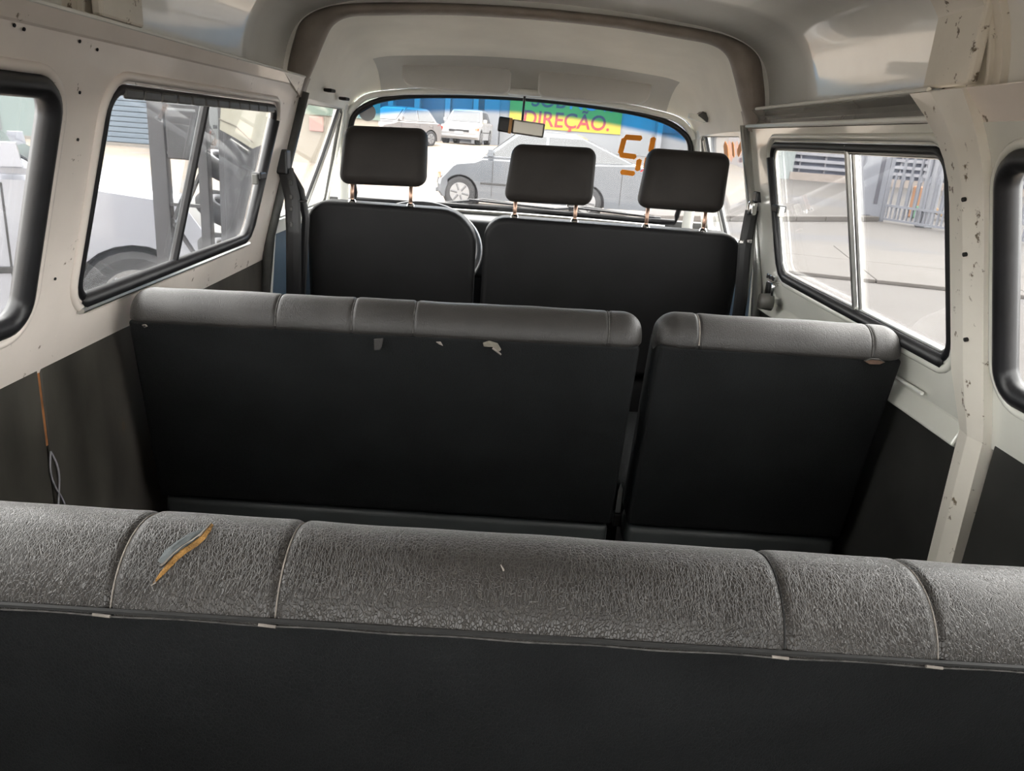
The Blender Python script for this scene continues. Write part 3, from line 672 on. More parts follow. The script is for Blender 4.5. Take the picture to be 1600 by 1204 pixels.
# dashboard
db = thing('dashboard', (0, 3.1, 1.2), label='black dashboard top below the windshield', cat='dashboard')
MB().rbox((-0.70, 2.98, 1.18), (0.70, 3.24, 1.405), 0.03, 4).go('pad', DASH, db, world=True, smooth=True)
MB().rbox((-0.50, 2.965, 1.24), (-0.16, 2.985, 1.36), 0.01, 2).go('instrument_panel', PLASTIC, db, world=True)
MB().tube([(x, 3.215 - 0.2 * x * x, 1.412) for x in (-0.6, -0.3, 0, 0.3, 0.6)], 0.010, 8).go('defroster_strip', ALU, db, world=True)
# wipers outside the glass
for k, (x0, x1, lab) in enumerate(((-0.30, 0.02, 'wiper arm lying at the windshield foot beside the steering wheel'), (0.12, 0.46, 'wiper arm lying at the windshield foot on the passenger side'))):
    t = thing('windshield_wiper', tuple(WS(x0, 1.435, -0.03)), label=lab, cat='wiper', group='windshield wipers')
    MB().tube([WS(x0, 1.432, -0.02), WS((x0 + x1) / 2, 1.455, -0.03), WS(x1, 1.445, -0.025)], 0.006, 6).go('arm', PLASTIC, t, world=True)
    MB().tube([WS(x0 + 0.1, 1.452, -0.014), WS(x1 + 0.14, 1.440, -0.014)], 0.005, 6).go('blade', RUBBER, t, world=True)
# rear-view mirror
rv = thing('rearview_mirror', (0.005, 3.03, 1.85), label='interior rear-view mirror hanging from a black stem', cat='mirror')
MB().tube([(0.0, 3.06, 1.868), (-0.003, 3.03, 1.77)], 0.0045, 8).go('stem', PLASTIC, rv, world=True)
MR = Matrix.Translation((0.0, 3.02, 1.752)) @ Matrix.Rotation(math.radians(4), 4, 'Y')
MB().rbox((-0.092, 0, -0.027), (-0.046, 0.02, 0.027), 0.006, 3, MR).go('housing_end', PLASTIC, rv, world=True)
MB().rbox((-0.04, 0.002, -0.027), (0.082, 0.02, 0.024), 0.005, 3, MR).go('housing', mat('mirror_brown', (0.10, 0.09, 0.075), 0.5), rv, world=True)
MB().rbox((-0.052, -0.003, -0.029), (-0.040, 0.012, 0.027), 0.002, 2, MR).go('mirror_edge', mat('mirror_tan', (0.55, 0.30, 0.12), 0.5), rv, world=True)
MB().rbox((-0.035, -0.001, -0.023), (0.077, 0.004, 0.020), 0.002, 2, MR).go('mirror_glass', mat('mirror_glass', (0.30, 0.28, 0.24), 0.25, metal=0.6), rv, world=True)
# sun visors
for x0, x1, lab in ((-0.45, -0.055, 'folded grey sun visor above the driver'), (0.045, 0.455, 'folded grey sun visor above the passenger bench')):
    t = thing('sun_visor', ((x0 + x1) / 2, 3.0, 1.87), label=lab, cat='sun visor', group='cab sun visors')
    R_ = Matrix.Translation(((x0 + x1) / 2, 2.985, 1.905)) @ Matrix.Rotation(math.radians(-22 if x0 > 0 else -22), 4, 'X')
    hw = (x1 - x0) / 2; P = rrect(-hw, hw, -0.045, 0.05, [0.05 if x0 > 0 else 0.03, 0.02, 0.02, 0.03 if x0 > 0 else 0.05], 6)
    MB().prism([R_ @ Vector((x, 0, z)) for x, z in P], R_.to_3x3() @ Vector((0, 0.016, 0))).go('pad', VISOR, t, world=True, bevel=0.005, smooth=True, seg=3)
    MB().tube([R_ @ Vector((-hw + 0.02, 0.008, 0.052)), R_ @ Vector((hw + 0.02, 0.008, 0.052))], 0.004, 6).go('rod', PLASTIC, t, world=True)
# dome bracket above the mirror
br = thing('mirror_bracket', (0.0, 3.02, 1.87), label='dark oval bracket in the headliner above the mirror', cat='bracket')
MB().rbox((-0.065, 3.0, 1.862), (0.065, 3.06, 1.885), 0.01, 3).go('plate', WHITE, br, world=True, smooth=True)
# visor clip on right corner
vc = thing('visor_clip', (0.60, 2.84, 1.825), label='small white visor clip at the right corner of the headliner', cat='clip')
MB().prism([(0.572, 2.82, 1.822), (0.572, 2.82, 1.838), (0.600, 2.82, 1.836), (0.632, 2.82, 1.812), (0.600, 2.82, 1.815)], (0, 0.03, 0)).go('clip_body', WHITE, vc, world=True, bevel=0.002)
MB().prism([(0.600, 2.815, 1.832), (0.614, 2.815, 1.846), (0.636, 2.815, 1.840), (0.636, 2.815, 1.812)], (0, 0.06, 0)).go('clip_spring', RUBBER_G, vc, world=True)

# seat belts
def belt(s, label):
    t = thing('seat_belt', (s * 0.72, 2.37, 0.9), label=label, cat='seat belt', group='cab seat belts')
    yb_ = 2.335
    if s < 0:
        MB().rbox((-0.712, yb_ - 0.02, 1.565), (-0.680, yb_ + 0.025, 1.635), 0.006, 3).go('anchor_cover', PLASTIC, t, world=True)
        MB().tube([(-0.690, yb_, 1.58), (-0.672, yb_, 1.50), (-0.668, yb_ - 0.004, 1.40), (-0.672, yb_, 1.20), (-0.70, yb_, 0.9)], 0.023, 8, flat=0.16, up=(1, 0, 0)).go('strap', PLASTIC, t, world=True)
        MB().tube([(-0.700, yb_ + 0.02, 1.60), (-0.655, yb_ + 0.03, 1.52), (-0.640, yb_ + 0.03, 1.44), (-0.655, yb_ + 0.03, 1.2), (-0.68, yb_ + 0.03, 0.95)], 0.012, 8, flat=0.3, up=(1, 0, 0)).go('strap', PLASTIC, t, world=True)
        for z in (1.545, 1.505, 1.47, 1.425): MB().rbox((-0.678, yb_ - 0.010, z - 0.010), (-0.669, yb_ - 0.005, z + 0.004), 0.002, 2).go('buckle', RUBBER_G, t, world=True)
        MB().tube([(-0.66, yb_, 1.49), (-0.635, yb_, 1.492), (-0.628, yb_, 1.497)], 0.003, 6).go('hook', PLASTIC, t, world=True)
    else:
        MB().rbox((0.690, yb_ - 0.02, 1.585), (0.716, yb_ + 0.02, 1.615), 0.005, 3).go('anchor_cover', PLASTIC, t, world=True)
        MB().rbox((0.676, yb_ - 0.015, 1.545), (0.702, yb_ + 0.01, 1.588), 0.008, 3).go('anchor_ring', CHROME, t, world=True, smooth=True)
        MB().tube([(0.690, yb_, 1.56), (0.686, yb_ - 0.003, 1.45), (0.700, yb_, 1.30), (0.712, yb_, 0.95)], 0.020, 8, flat=0.16, up=(1, 0, 0)).go('strap', PLASTIC, t, world=True)
        MB().tube([(0.702, yb_ + 0.02, 1.57), (0.716, yb_ + 0.02, 1.40), (0.722, yb_ + 0.02, 0.95)], 0.010, 8, flat=0.3, up=(1, 0, 0)).go('strap', mat('grey_strap', (0.20, 0.20, 0.19), 0.6), t, world=True)
        for z in (1.472, 1.468): MB().rbox((0.660 + (z - 1.468) * 6, yb_ - 0.02, z - 0.006), (0.676 + (z - 1.468) * 6, yb_ - 0.012, z + 0.006), 0.003, 2).go('buckle', CHROME, t, world=True)
    return t
belt(-1, 'black seat belt hanging from the left pillar behind the driver')
belt(1, 'grey and black seat belt hanging from the right pillar by passenger bench')

# twisted white wire hanging on the left trim board
wr = thing('wire_loop', (-0.776, 1.21, 1.07), label='twisted white wire loop on the dark board of the left wall', cat='wire')
def wpt(t, ph):
    z = 1.155 - 0.11 * t; a = 0.011 * math.sin(math.pi * min(t * 1.35, 2) + ph)
    return (-0.7785, 1.207 + a + 0.012 * t, z)
MB().tube([wpt(i / 20, 0) for i in range(21)], 0.0016, 6).go('strand', CHALK, wr, world=True)
MB().tube([wpt(i / 20, math.pi) for i in range(21)], 0.0016, 6).go('strand', CHALK, wr, world=True)

# stick-ons on the glass
st = thing('round_sticker', tuple(WS(-0.590, 1.765, 0.003)), label='round grey sticker on the upper left of the windshield', cat='sticker')
nrm = (WS(-0.59, 1.765, 0.01) - WS(-0.59, 1.765, 0.0)).normalized()
MB().tube([WS(-0.590, 1.765, 0.0045), WS(-0.590, 1.765, 0.0025)], 0.032, 20).go('disc', STICK, st, world=True)
def seg7(root, c, ang, ln, wd, fn, off=0.004):
    ca, sa = math.cos(ang), math.sin(ang); h = ln / 2; q = wd / 2
    P = [(-h, 0), (-h + q * 0.6, q), (h - q * 0.6, q), (h, 0), (h - q * 0.6, -q), (-h + q * 0.6, -q)]
    P = [(c[0] + x * ca - y * sa, c[1] + x * sa + y * ca) for x, y in P]
    V, F = sheet(P, [], lambda u, v: fn(u, v, off), lambda u, v: fn(u, v, off - 0.0015))
    return obj('segment', V, F, ORANGE, root, world=True)
dg = thing('price_digit', tuple(WS(0.43, 1.69, 0.004)), label='orange segmented number sticker on the windshield beside the right headrest', cat='sticker', group='orange number stickers')
for c, a, l in (((0.432, 1.746), 0.0, 0.070), ((0.396, 1.712), math.pi / 2 - 0.1, 0.066), ((0.424, 1.677), -0.05, 0.068), ((0.470, 1.645), math.pi / 2, 0.05), ((0.434, 1.612), -0.05, 0.060)):
    seg7(dg, c, a, l, 0.020, WS)
dg2 = thing('price_digit', tuple(WS(0.52, 1.69, 0.004)), label='orange segmented number sticker mostly hidden behind the right headrest', cat='sticker', group='orange number stickers')
for c, a, l in (((0.507, 1.725), math.pi / 2, 0.060), ((0.500, 1.655), math.pi / 2, 0.050), ((0.535, 1.61), 0, 0.06)): seg7(dg2, c, a, l, 0.020, WS)
dg3 = thing('price_digit', tuple(W(1, 2.6, 1.74, -0.014)), label='orange number sticker strokes on the passenger door glass', cat='sticker', group='orange number stickers')
WD = lambda u, v, off: W(1, u, v, off - 0.02)
for c, a, l in (((2.715, 1.715), math.pi / 2, 0.070), ((2.625, 1.724), math.pi / 2 + 0.1, 0.05), ((2.545, 1.728), -0.5, 0.075)): seg7(dg3, c, a, l, 0.05 if l == 0.070 else 0.024, WD, 0.006)
# ------------------------------------------------------------------ OUTSIDE
_mat = mat
def mat(name, col, *a, **k):
    if k.get('col2'): k['col2'] = tuple(c * EX for c in k['col2'])
    return _mat(name, tuple(c * EX for c in col), *a, **k)
EX = 0.34
def gz(y, x=0.0):
    r = 0.0 if y < 22 else min((y - 22) / 14.0, 1.0)
    return 0.2 + r * max(0.0, min(1.0, (x + 12.0) / 4.0))
GROUND = mat('pale_street', (0.56, 0.46, 0.365), 0.85, var=0.10, vscale=0.35, bump=0.15, bscale=6, col2=(0.50, 0.46, 0.43), thr=0.56, tscale=0.22, tdetail=3)
SIDEST = mat('side_street', (0.162, 0.144, 0.133), 0.9, var=0.08, vscale=0.5, bump=0.15, bscale=6, col2=(0.142, 0.132, 0.136), thr=0.52, tscale=0.16, stretch=(1, 2.2, 1), tdetail=3)
WALK = mat('concrete_walk', (0.172, 0.150, 0.134), 0.85, var=0.08, vscale=1.2, bump=0.1, bscale=12)
ys = [-40, -10, 0, 10, 22, 25, 29, 33, 36, 60, 160]
gr = MB().grid([[Vector((x, y, gz(y, x))) for x in (-120, -40, -15, -12, -8, 0, 3.2)] for y in ys]).go('street_ground', GROUND)
tag(gr, 'pale cream street and forecourt ahead and left of the van', 'street', kind='structure')
sg = MB().grid([[Vector((x, y, gz(y, x))) for x in (3.2, 15, 40, 120)] for y in ys]).go('side_street', SIDEST)
tag(sg, 'pinkish grey side street right of the van', 'street', kind='structure')
# kerbs and pavement joints on the right
kb = thing('kerb', (6.5, 19.2, 0.2), rz=math.atan2(2.0, 2.9), label='pale kerb across the street right of the van', cat='kerb', kind='structure')
for i in range(7): MB().box((-4.3 + i * 1.23, -0.16, 0), (-4.3 + i * 1.23 + 1.21, 0.16, 0.13)).go('kerb_stone', WALK, kb, bevel=0.015)
fw = thing('footpath', (6.2, 11.6, 0.2), rz=math.radians(-14), label='concrete footpath slabs on the right, outside the sliding door', cat='footpath', kind='structure')
for i in range(7):
    for j in range(2): MB().box((-6.6 + i * 1.9, -1.7 + j * 2.02, 0), (-6.6 + i * 1.9 + 1.885, -1.7 + j * 2.02 + 2.0, 0.05)).go('slab', WALK, fw, bevel=0.01)

# ---- cars
TYRE = mat('tyre', (0.03, 0.03, 0.033), 0.8, var=0.2)
RIM = mat('wheel_alloy', (0.55, 0.55, 0.56), 0.35, metal=0.7)
CGLASS = mat('car_glass', (0.05, 0.06, 0.07), 0.08, spec=0.8)
LAMP = mat('lamp_clear', (0.65, 0.65, 0.65), 0.15, coat=0.8)
AMBER = mat('lamp_amber', (0.75, 0.22, 0.08), 0.2, coat=0.8)
REDL = mat('lamp_red', (0.55, 0.02, 0.03), 0.2, coat=0.8)
PLATE = mat('plate_white', (0.6, 0.62, 0.65), 0.5)
GAP = mat('panel_gap', (0.02, 0.02, 0.022), 0.6)
def make_car(loc, rz, paint, label, L=4.3, Wd=1.75, H=1.48, belt=0.93, hood=0.86, fx=1.30, rx=-1.25, cowl=0.78, r1=0.15, r2=-1.0, tail=-1.75, trunk=0.95, wr=0.32, group='cars in the street', name='parked_car', rear_mat=REDL):
    t = thing(name, loc, rz, label, 'car', group)
    h = L / 2
    def arch(cx, r=0.385):   # from rear to front along the sill
        return [(cx + r * math.cos(math.radians(a)), 0.30 + r * math.sin(math.radians(a))) for a in range(180, -1, -15)]
    sill = 0.22
    low = [(-h + 0.03, 0.34), (-h + 0.10, 0.24), (rx - 0.385, sill)] + arch(rx) + [(rx + 0.385, sill), (fx - 0.385, sill)] + arch(fx) + [(fx + 0.385, sill), (h - 0.10, 0.22), (h - 0.02, 0.32)]
    up = [(h, 0.50), (h - 0.03, 0.62), (h - 0.12, 0.70), (h - 0.35, hood - 0.06), (h - 0.8, hood), (cowl, belt), (0, belt + 0.01), (-0.8, belt + 0.03), (tail + 0.02, trunk + 0.02), (-h + 0.10, trunk - 0.02), (-h + 0.01, trunk - 0.14), (-h, 0.52)]
    P = low + up; n = len(P)
    rows = []
    for y, q in ((-Wd / 2, 0.0), (-Wd / 2 + 0.03, 0.6), (-Wd / 2 + 0.12, 1.0), (Wd / 2 - 0.12, 1.0), (Wd / 2 - 0.03, 0.6), (Wd / 2, 0.0)):
        row = []
        for i, (x, z) in enumerate(P):
            if i >= len(low): dx = (1 - q) * 0.10 * max(0, abs(x) / h - 0.75) * 4; row.append(Vector((x - math.copysign(dx, x), y, z - (1 - q) * 0.045)))
            else: row.append(Vector((x - (math.copysign((1 - q) * 0.08, x) if abs(x) > h - 0.2 else 0), y, z)))
        rows.append(row)
    b = MB().grid(rows, True); b.F.append(list(range(n))); b.F.append([5 * n + i for i in range(n)][::-1])
    me = b.go('body', paint, t)
    bm = bmesh.new(); bm.from_mesh(me.data); bmesh.ops.triangulate(bm, faces=[f for f in bm.faces if len(f.verts) > 4]); bm.to_mesh(me.data); bm.free()
    # cabin
    wb = Wd / 2 - 0.05; wt = Wd / 2 - 0.22
    base = belt - 0.02
    prof = [(cowl + 0.02, base, wb), (cowl - 0.02, belt + 0.02, wb), (r1 + 0.03, H - 0.06, wt + 0.03), (r1 - 0.12, H - 0.012, wt), ((r1 + r2) / 2, H, wt), (r2 + 0.1, H - 0.02, wt), (r2 - 0.03, H - 0.07, wt + 0.02), (tail + 0.05, trunk + 0.03, wb - 0.03), (tail, base, wb - 0.03)]
    rows = [[Vector((x, -w_, z)), Vector((x, -w_ * 0.5, z + (0.02 if z > H - 0.1 else 0.0))), Vector((x, w_ * 0.5, z + (0.02 if z > H - 0.1 else 0.0))), Vector((x, w_, z))] for x, z, w_ in prof]
    b = MB().grid(rows)
    b.F.append([i * 4 for i in range(len(prof))]); b.F.append([i * 4 + 3 for i in range(len(prof))][::-1])
    b.go('cabin', paint, t)
    def yat(z): return wb + (wt - wb) * (z - base) / (H - base) + 0.012
    def quad(name, pts, m, th): return MB().prism(pts, th).go(name, m, t)
    zt_ = H - 0.10; zb_ = belt + 0.05
    def xf(z): return cowl - 0.02 + (r1 + 0.03 - cowl + 0.02) * (z - belt - 0.02) / (H - 0.08 - belt)
    def xr(z): return tail + 0.05 + (r2 - 0.03 - tail - 0.05) * (z - trunk - 0.03) / (H - 0.10 - trunk)
    mid = (r1 + r2) / 2 + 0.05
    for s in (-1, 1):
        for poly in ([(xf(zb_) - 0.10, zb_), (mid + 0.03, zb_), (mid + 0.03, zt_), (xf(zt_) - 0.10, zt_)], [(mid - 0.03, zb_), (xr(zb_) + 0.12, zb_ + 0.02), (xr(zt_) + 0.10, zt_), (mid - 0.03, zt_)]):
            quad('side_window', [(x, s * yat(z), z) for x, z in poly], CGLASS, (0, -s * 0.012, 0))
        quad('mirror', [(cowl - 0.22, s * (wb + 0.02), belt + 0.04), (cowl - 0.10, s * (wb + 0.02), belt + 0.04), (cowl - 0.12, s * (wb + 0.02), belt + 0.17), (cowl - 0.22, s * (wb + 0.02), belt + 0.17)], paint, (0, s * 0.16, 0))
        quad('head_lamp', [(h - 0.42, s * (Wd / 2 + 0.004), hood - 0.10), (h - 0.10, s * (Wd / 2 - 0.02), 0.62), (h - 0.05, s * (Wd / 2 - 0.03), 0.66), (h - 0.30, s * (Wd / 2 - 0.02), hood - 0.06)], LAMP, (0, -s * 0.22, 0))
        quad('turn_lamp', [(h - 0.10, s * (Wd / 2 + 0.002), 0.60), (h - 0.02, s * (Wd / 2 - 0.05), 0.60), (h - 0.03, s * (Wd / 2 - 0.05), 0.70), (h - 0.10, s * (Wd / 2 - 0.0), 0.71)], AMBER, (0, -s * 0.1, 0))
        quad('tail_lamp', [(-h + 0.34, s * (Wd / 2 + 0.006), trunk - 0.10), (-h - 0.015, s * (Wd / 2 - 0.04), trunk - 0.24), (-h - 0.015, s * (Wd / 2 - 0.04), trunk - 0.10), (-h + 0.22, s * (Wd / 2 + 0.006), trunk - 0.02)], rear_mat, (0, -s * 0.28, 0))
        for x in (mid - 0.02, cowl - 0.22, xr(zb_) + 0.30):
            MB().box((x - 0.006, s * (Wd / 2 - 0.002), 0.30), (x + 0.006, s * (Wd / 2 + 0.003), belt - 0.06)).go('door_gap', GAP, t)
        for x in (mid + 0.10, mid - 0.75): MB().rbox((x, s * (Wd / 2 - 0.005), belt - 0.14), (x + 0.17, s * (Wd / 2 + 0.02), belt - 0.11), 0.008, 2).go('door_handle', paint, t)
        MB().box((rx + 0.42, s * (Wd / 2 - 0.004), 0.52), (fx - 0.42, s * (Wd / 2 + 0.012), 0.56)).go('rub_strip', GAP, t, bevel=0.006)
        for cx in (fx, rx):
            wy = s * (Wd / 2 - 0.09)
            wl = MB().tube([(cx, wy - s * 0.10, wr), (cx, wy - s * 0.095, wr), (cx, wy + s * 0.07, wr), (cx, wy + s * 0.095, wr)], [wr - 0.03, wr, wr, wr - 0.04], 28).go('wheel', TYRE, t, smooth=False)
            MB().tube([(cx, wy + s * 0.085, wr), (cx, wy + s * 0.099, wr)], [wr * 0.66, wr * 0.64], 24).go('rim', RIM, wl)
            for k in range(6):
                a = math.radians(60 * k + 10)
                MB().tube([(cx + 0.05 * math.cos(a), wy + s * 0.102, wr + 0.05 * math.sin(a)), (cx + wr * 0.6 * math.cos(a), wy + s * 0.100, wr + wr * 0.6 * math.sin(a))], 0.022, 6, flat=0.5).go('spoke', mat('spoke_grey', (0.25, 0.25, 0.26), 0.4, metal=0.5), wl)
            # dark wheel well
            MB().tube([(cx, wy - s * 0.14, 0.32), (cx, wy - s * 0.12, 0.32)], 0.39, 20).go('wheel_well', GAP, t)
    quad('windshield', [(xf(zb_ - 0.01) + 0.012, -wb + 0.10, zb_ - 0.01), (xf(zb_ - 0.01) + 0.012, wb - 0.10, zb_ - 0.01), (xf(zt_) + 0.012, wt - 0.04, zt_ + 0.01), (xf(zt_) + 0.012, -wt + 0.04, zt_ + 0.01)], CGLASS, (0.008, 0, 0.006))
    quad('rear_window', [(xr(zb_ + 0.03) - 0.012, -wb + 0.14, zb_ + 0.03), (xr(zb_ + 0.03) - 0.012, wb - 0.14, zb_ + 0.03), (xr(zt_) - 0.012, wt - 0.05, zt_), (xr(zt_) - 0.012, -wt + 0.05, zt_)], CGLASS, (-0.008, 0, 0.006))
    for sx, nm in ((1, 'number_plate'), (-1, 'number_plate')):
        z = 0.42 if sx > 0 else 0.70
        MB().box((sx * (h - 0.012), -0.2, z), (sx * (h + 0.02), 0.2, z + 0.13)).go(nm, PLATE, t)
        MB().rbox((sx * (h - 0.05), -Wd / 2 + 0.10, 0.30), (sx * (h + 0.015), Wd / 2 - 0.10, 0.46 if sx < 0 else 0.40), 0.02, 2).go('bumper', paint, t)
    MB().box((h - 0.03, -0.45, 0.52), (h + 0.012, 0.45, 0.62)).go('grille', GAP, t)
    return t
SILVER = mat('car_silver', (0.60, 0.62, 0.70), 0.3, metal=0.3, coat=0.6, var=0.03)
GREYB = mat('car_blue_grey', (0.16, 0.18, 0.21), 0.25, metal=0.2, coat=0.9)
WHITEC = mat('car_white', (0.6, 0.6, 0.62), 0.3, coat=0.6)
DARKC = mat('car_dark', (0.10, 0.11, 0.13), 0.3, coat=0.6)
TANC = mat('car_champagne', (0.40, 0.37, 0.36), 0.3, metal=0.3, coat=0.6)
make_car((-3.98, 5.05, 0.2), math.radians(30), SILVER, 'silver hatchback parked close outside the left windows', L=4.0, H=1.64, belt=1.11, hood=1.05, cowl=0.86, r1=0.05, r2=-1.3, tail=-1.78, trunk=1.12)
make_car((0.72, 17.2, 0.2), math.radians(176), GREYB, 'dark blue-grey sedan crossing the street in front of the windshield', L=4.5, H=1.64, belt=1.05, hood=0.98, cowl=1.30, r1=0.60, r2=-0.70, tail=-1.80, trunk=1.12, fx=1.74, rx=-0.88, name='sedan')
make_car((-4.9, 33.6, gz(33.6)), math.radians(232), TANC, 'small champagne car parked on the forecourt, left of the white one', L=3.7, H=1.5, fx=1.15, rx=-1.15, tail=-1.6, r2=-1.15)
make_car((-2.2, 37.6, 1.2), math.radians(262), WHITEC, 'white hatchback parked on the forecourt before the showroom', L=3.8, H=1.52, fx=1.15, rx=-1.15, tail=-1.65, r2=-1.2)
make_car((-11.9, 29.5, 0.2), math.radians(108), DARKC, 'dark hatchback with red tail lamp far behind the steel rack', L=3.8, H=1.5, fx=1.15, rx=-1.15, tail=-1.75, r2=-1.3)

# ---- showroom across the street
SHW = mat('showroom_wall', (0.50, 0.52, 0.56), 0.7, var=0.05, vscale=0.6)
SHG = mat('showroom_glass', (0.20, 0.25, 0.32), 0.15, var=0.15, vscale=0.5)
SHB = mat('showroom_blue', (0.10, 0.22, 0.50), 0.6, var=0.1)
sh = thing('showroom', (1.0, 40.0, 1.2), label='long glass-fronted showroom with pale columns across the street', cat='building')
MB().box((-11, 1.0, -1.1), (14, 6, 7.5)).go('wall', SHW, sh)
MB().box((-11.2, 0.2, 4.4), (14.2, 1.2, 5.6)).go('fascia', SHB, sh, bevel=0.03)
cx = [-9.2, -7.2, -5.9, -4.4, -3.0, -2.2, 6.2, 8.0, 10.5, 12.8]
for i, x in enumerate(cx):
    MB().box((x - (0.38 if i == 5 else 0.13), 0.3, -1.1), (x + (0.38 if i == 5 else 0.13), 0.95, 4.4)).go('column', mat('column_grey', (0.36, 0.38, 0.42), 0.7) if i == 5 else SHW, sh, bevel=0.02)
for a, c in zip(cx, cx[1:]):
    if c - a < 0.9 or c - a > 5: continue
    MB().box((a + 0.2, 0.9, 0.15 if c < 5 else 1.2), (c - 0.2, 1.02, 4.3)).go('glass_panel', SHG, sh)
MB().box((-1.75, 0.9, -1.0), (5.95, 1.02, 1.1)).go('shutter_panel', mat('shutter_grey', (0.45, 0.47, 0.50), 0.6), sh)
# banner
bn = thing('banner', (3.05, 40.85, 2.05), label='yellow banner reading SOB NOVA DIREÇÃO across the showroom front', cat='banner')
MB().box((-3.38, 0, 0.10), (2.26, 0.05, 2.4)).go('cloth', mat('banner_yellow', (0.85, 0.62, 0.02), 0.6), bn)
def text(body, loc, size, m, parent, name, shear=0.0, sx=1.0):
    cu = bpy.data.curves.new('lettering', 'FONT'); cu.body = body; cu.size = size; cu.extrude = 0.012; cu.shear = shear; cu.offset = 0.012
    to = bpy.data.objects.new('lettering_tmp', cu); COL.objects.link(to)
    dg_ = bpy.context.evaluated_depsgraph_get(); me = bpy.data.meshes.new_from_object(to.evaluated_get(dg_))
    bpy.data.objects.remove(to, do_unlink=True)
    o = bpy.data.objects.new(name, me); COL.objects.link(o); me.materials.clear(); me.materials.append(m)
    o.parent = parent; o.location = loc; o.rotation_euler = (math.pi / 2, 0, 0); o.scale = (sx, 1, 1); return o
text('SOB', (-2.35, -0.015, 1.15), 0.95, mat('letter_dark', (0.03, 0.05, 0.07), 0.6), bn, 'lettering', 0.1)
text('NOVA', (-0.45, -0.015, 1.15), 0.95, mat('letter_blue', (0.08, 0.45, 0.75), 0.6), bn, 'lettering', 0.1)
text('DIREÇÃO.', (-2.72, -0.015, 0.24), 1.0, mat('letter_red', (0.55, 0.03, 0.05), 0.6), bn, 'lettering', 0.05, 0.98)

# ---- cream building seen through the driver's door
cb = thing('corner_building', (-7.6, 25.5, gz(25.5)), label='cream rendered building with a green upper band, left of the windshield', cat='building')
MB().box((-1.6, 0, -0.6), (2.3, 6, 1.55)).go('wall', mat('cream_render', (0.52, 0.46, 0.37), 0.85, var=0.05, vscale=0.7), cb)
MB().box((-1.65, -0.06, 1.45), (2.36, 6, 4.5)).go('green_band', mat('green_render', (0.26, 0.36, 0.29), 0.8, var=0.1, vscale=0.8), cb)
MB().rbox((1.15, -0.12, 0.95), (1.6, -0.05, 1.4), 0.05, 2).go('red_sign', mat('sign_pink', (0.55, 0.28, 0.24), 0.6), cb)

# ---- shops on the left
ls = thing('shop_row', (-17, 32.5, 0.2), label='pale shop row with a blue-grey roller shutter beyond the left window', cat='building')
MB().box((-14, 0.3, -1), (5.6, 6, 6)).go('wall', mat('shop_wall', (0.36, 0.38, 0.39), 0.8, var=0.06, vscale=0.5), ls)
MB().box((-14, 0.0, -1), (5.6, 0.5, 0.12)).go('plinth', mat('shop_plinth', (0.42, 0.38, 0.34), 0.8), ls)
for i in range(14): MB().box((0.45, 0.16, 0.14 + i * 0.2), (2.75, 0.32, 0.32 + i * 0.2)).go('shutter_slat', mat('shutter_blue', (0.22, 0.29, 0.37), 0.6), ls, bevel=0.02)
MB().box((-3.6, 0.1, 0.1), (-0.6, 0.33, 3.6)).go('mint_panel', mat('mint_render', (0.36, 0.45, 0.44), 0.8), ls)
for i in range(9): MB().box((-6.6 + i * 0.3, 0.05, 0.1), (-6.5 + i * 0.3, 0.28, 3.6)).go('window_bar', mat('bar_dark', (0.10, 0.10, 0.10), 0.6), ls)

# ---- steel rack with hanging tyres close to the left window
DK = mat('rack_steel', (0.030, 0.030, 0.036), 0.55, var=0.25, vscale=12)
rk = thing('steel_rack', (-1.55, 3.62, 0.2), label='dark steel post frame with diagonal braces close outside the left window', cat='rack')
MB().prism([(-0.115, 0, 0), (-0.03, 0, 0), (-0.045, 0, 1.75), (-0.115, 0, 1.75)], (0, 0.05, 0)).go('post', DK, rk, bevel=0.004)
MB().box((0.10, 0, 0), (0.145, 0.05, 1.75)).go('post', DK, rk, bevel=0.004)
for z in (1.53, 1.33, 1.10, 0.6, 0.2): MB().box((-0.045, 0.008, z), (0.11, 0.036, z + 0.014)).go('rung', DK, rk)
for z in (0.95, 1.02): MB().tube([(-0.03, 0.02, z + 0.02), (0.10, 0.02, z + 0.30)], 0.010, 6).go('brace', DK, rk)
MB().tube([(-0.03, 0.02, 1.02), (0.12, 0.02, 0.78)], 0.012, 6).go('brace', DK, rk)
MB().tube([(-0.02, 0.02, 0.75), (0.13, 0.02, 0.5)], 0.012, 6).go('brace', DK, rk)
MB().rbox((-0.035, 0.0, 1.31), (0.10, 0.03, 1.52), 0.006, 2).go('sign_plate', DK, rk)
cl = thing('ribbed_column', (-1.26, 3.64, 0.2), label='dark ribbed column draped beside the tyres outside the left window', cat='column')
rb = []
for i in range(48):
    a = 2 * math.pi * i / 48; r = 0.095 + 0.010 * math.cos(a * 9)
    rb.append((r * math.cos(a) * 1.0, r * math.sin(a) * 0.8))
MB().grid([[Vector((x * q, y * q, z)) for x, y in rb] for z, q in ((0, 1.0), (0.7, 1.0), (1.2, 0.95), (1.45, 0.9), (1.75, 0.85))], True).go('drape', mat('drape_dark', (0.055, 0.057, 0.066), 0.7, var=0.2, vscale=10), cl, smooth=True)
MB().cyl((0, 0, 0), (0, 0, 1.8), 0.04, 12).go('core_pole', DK, cl)
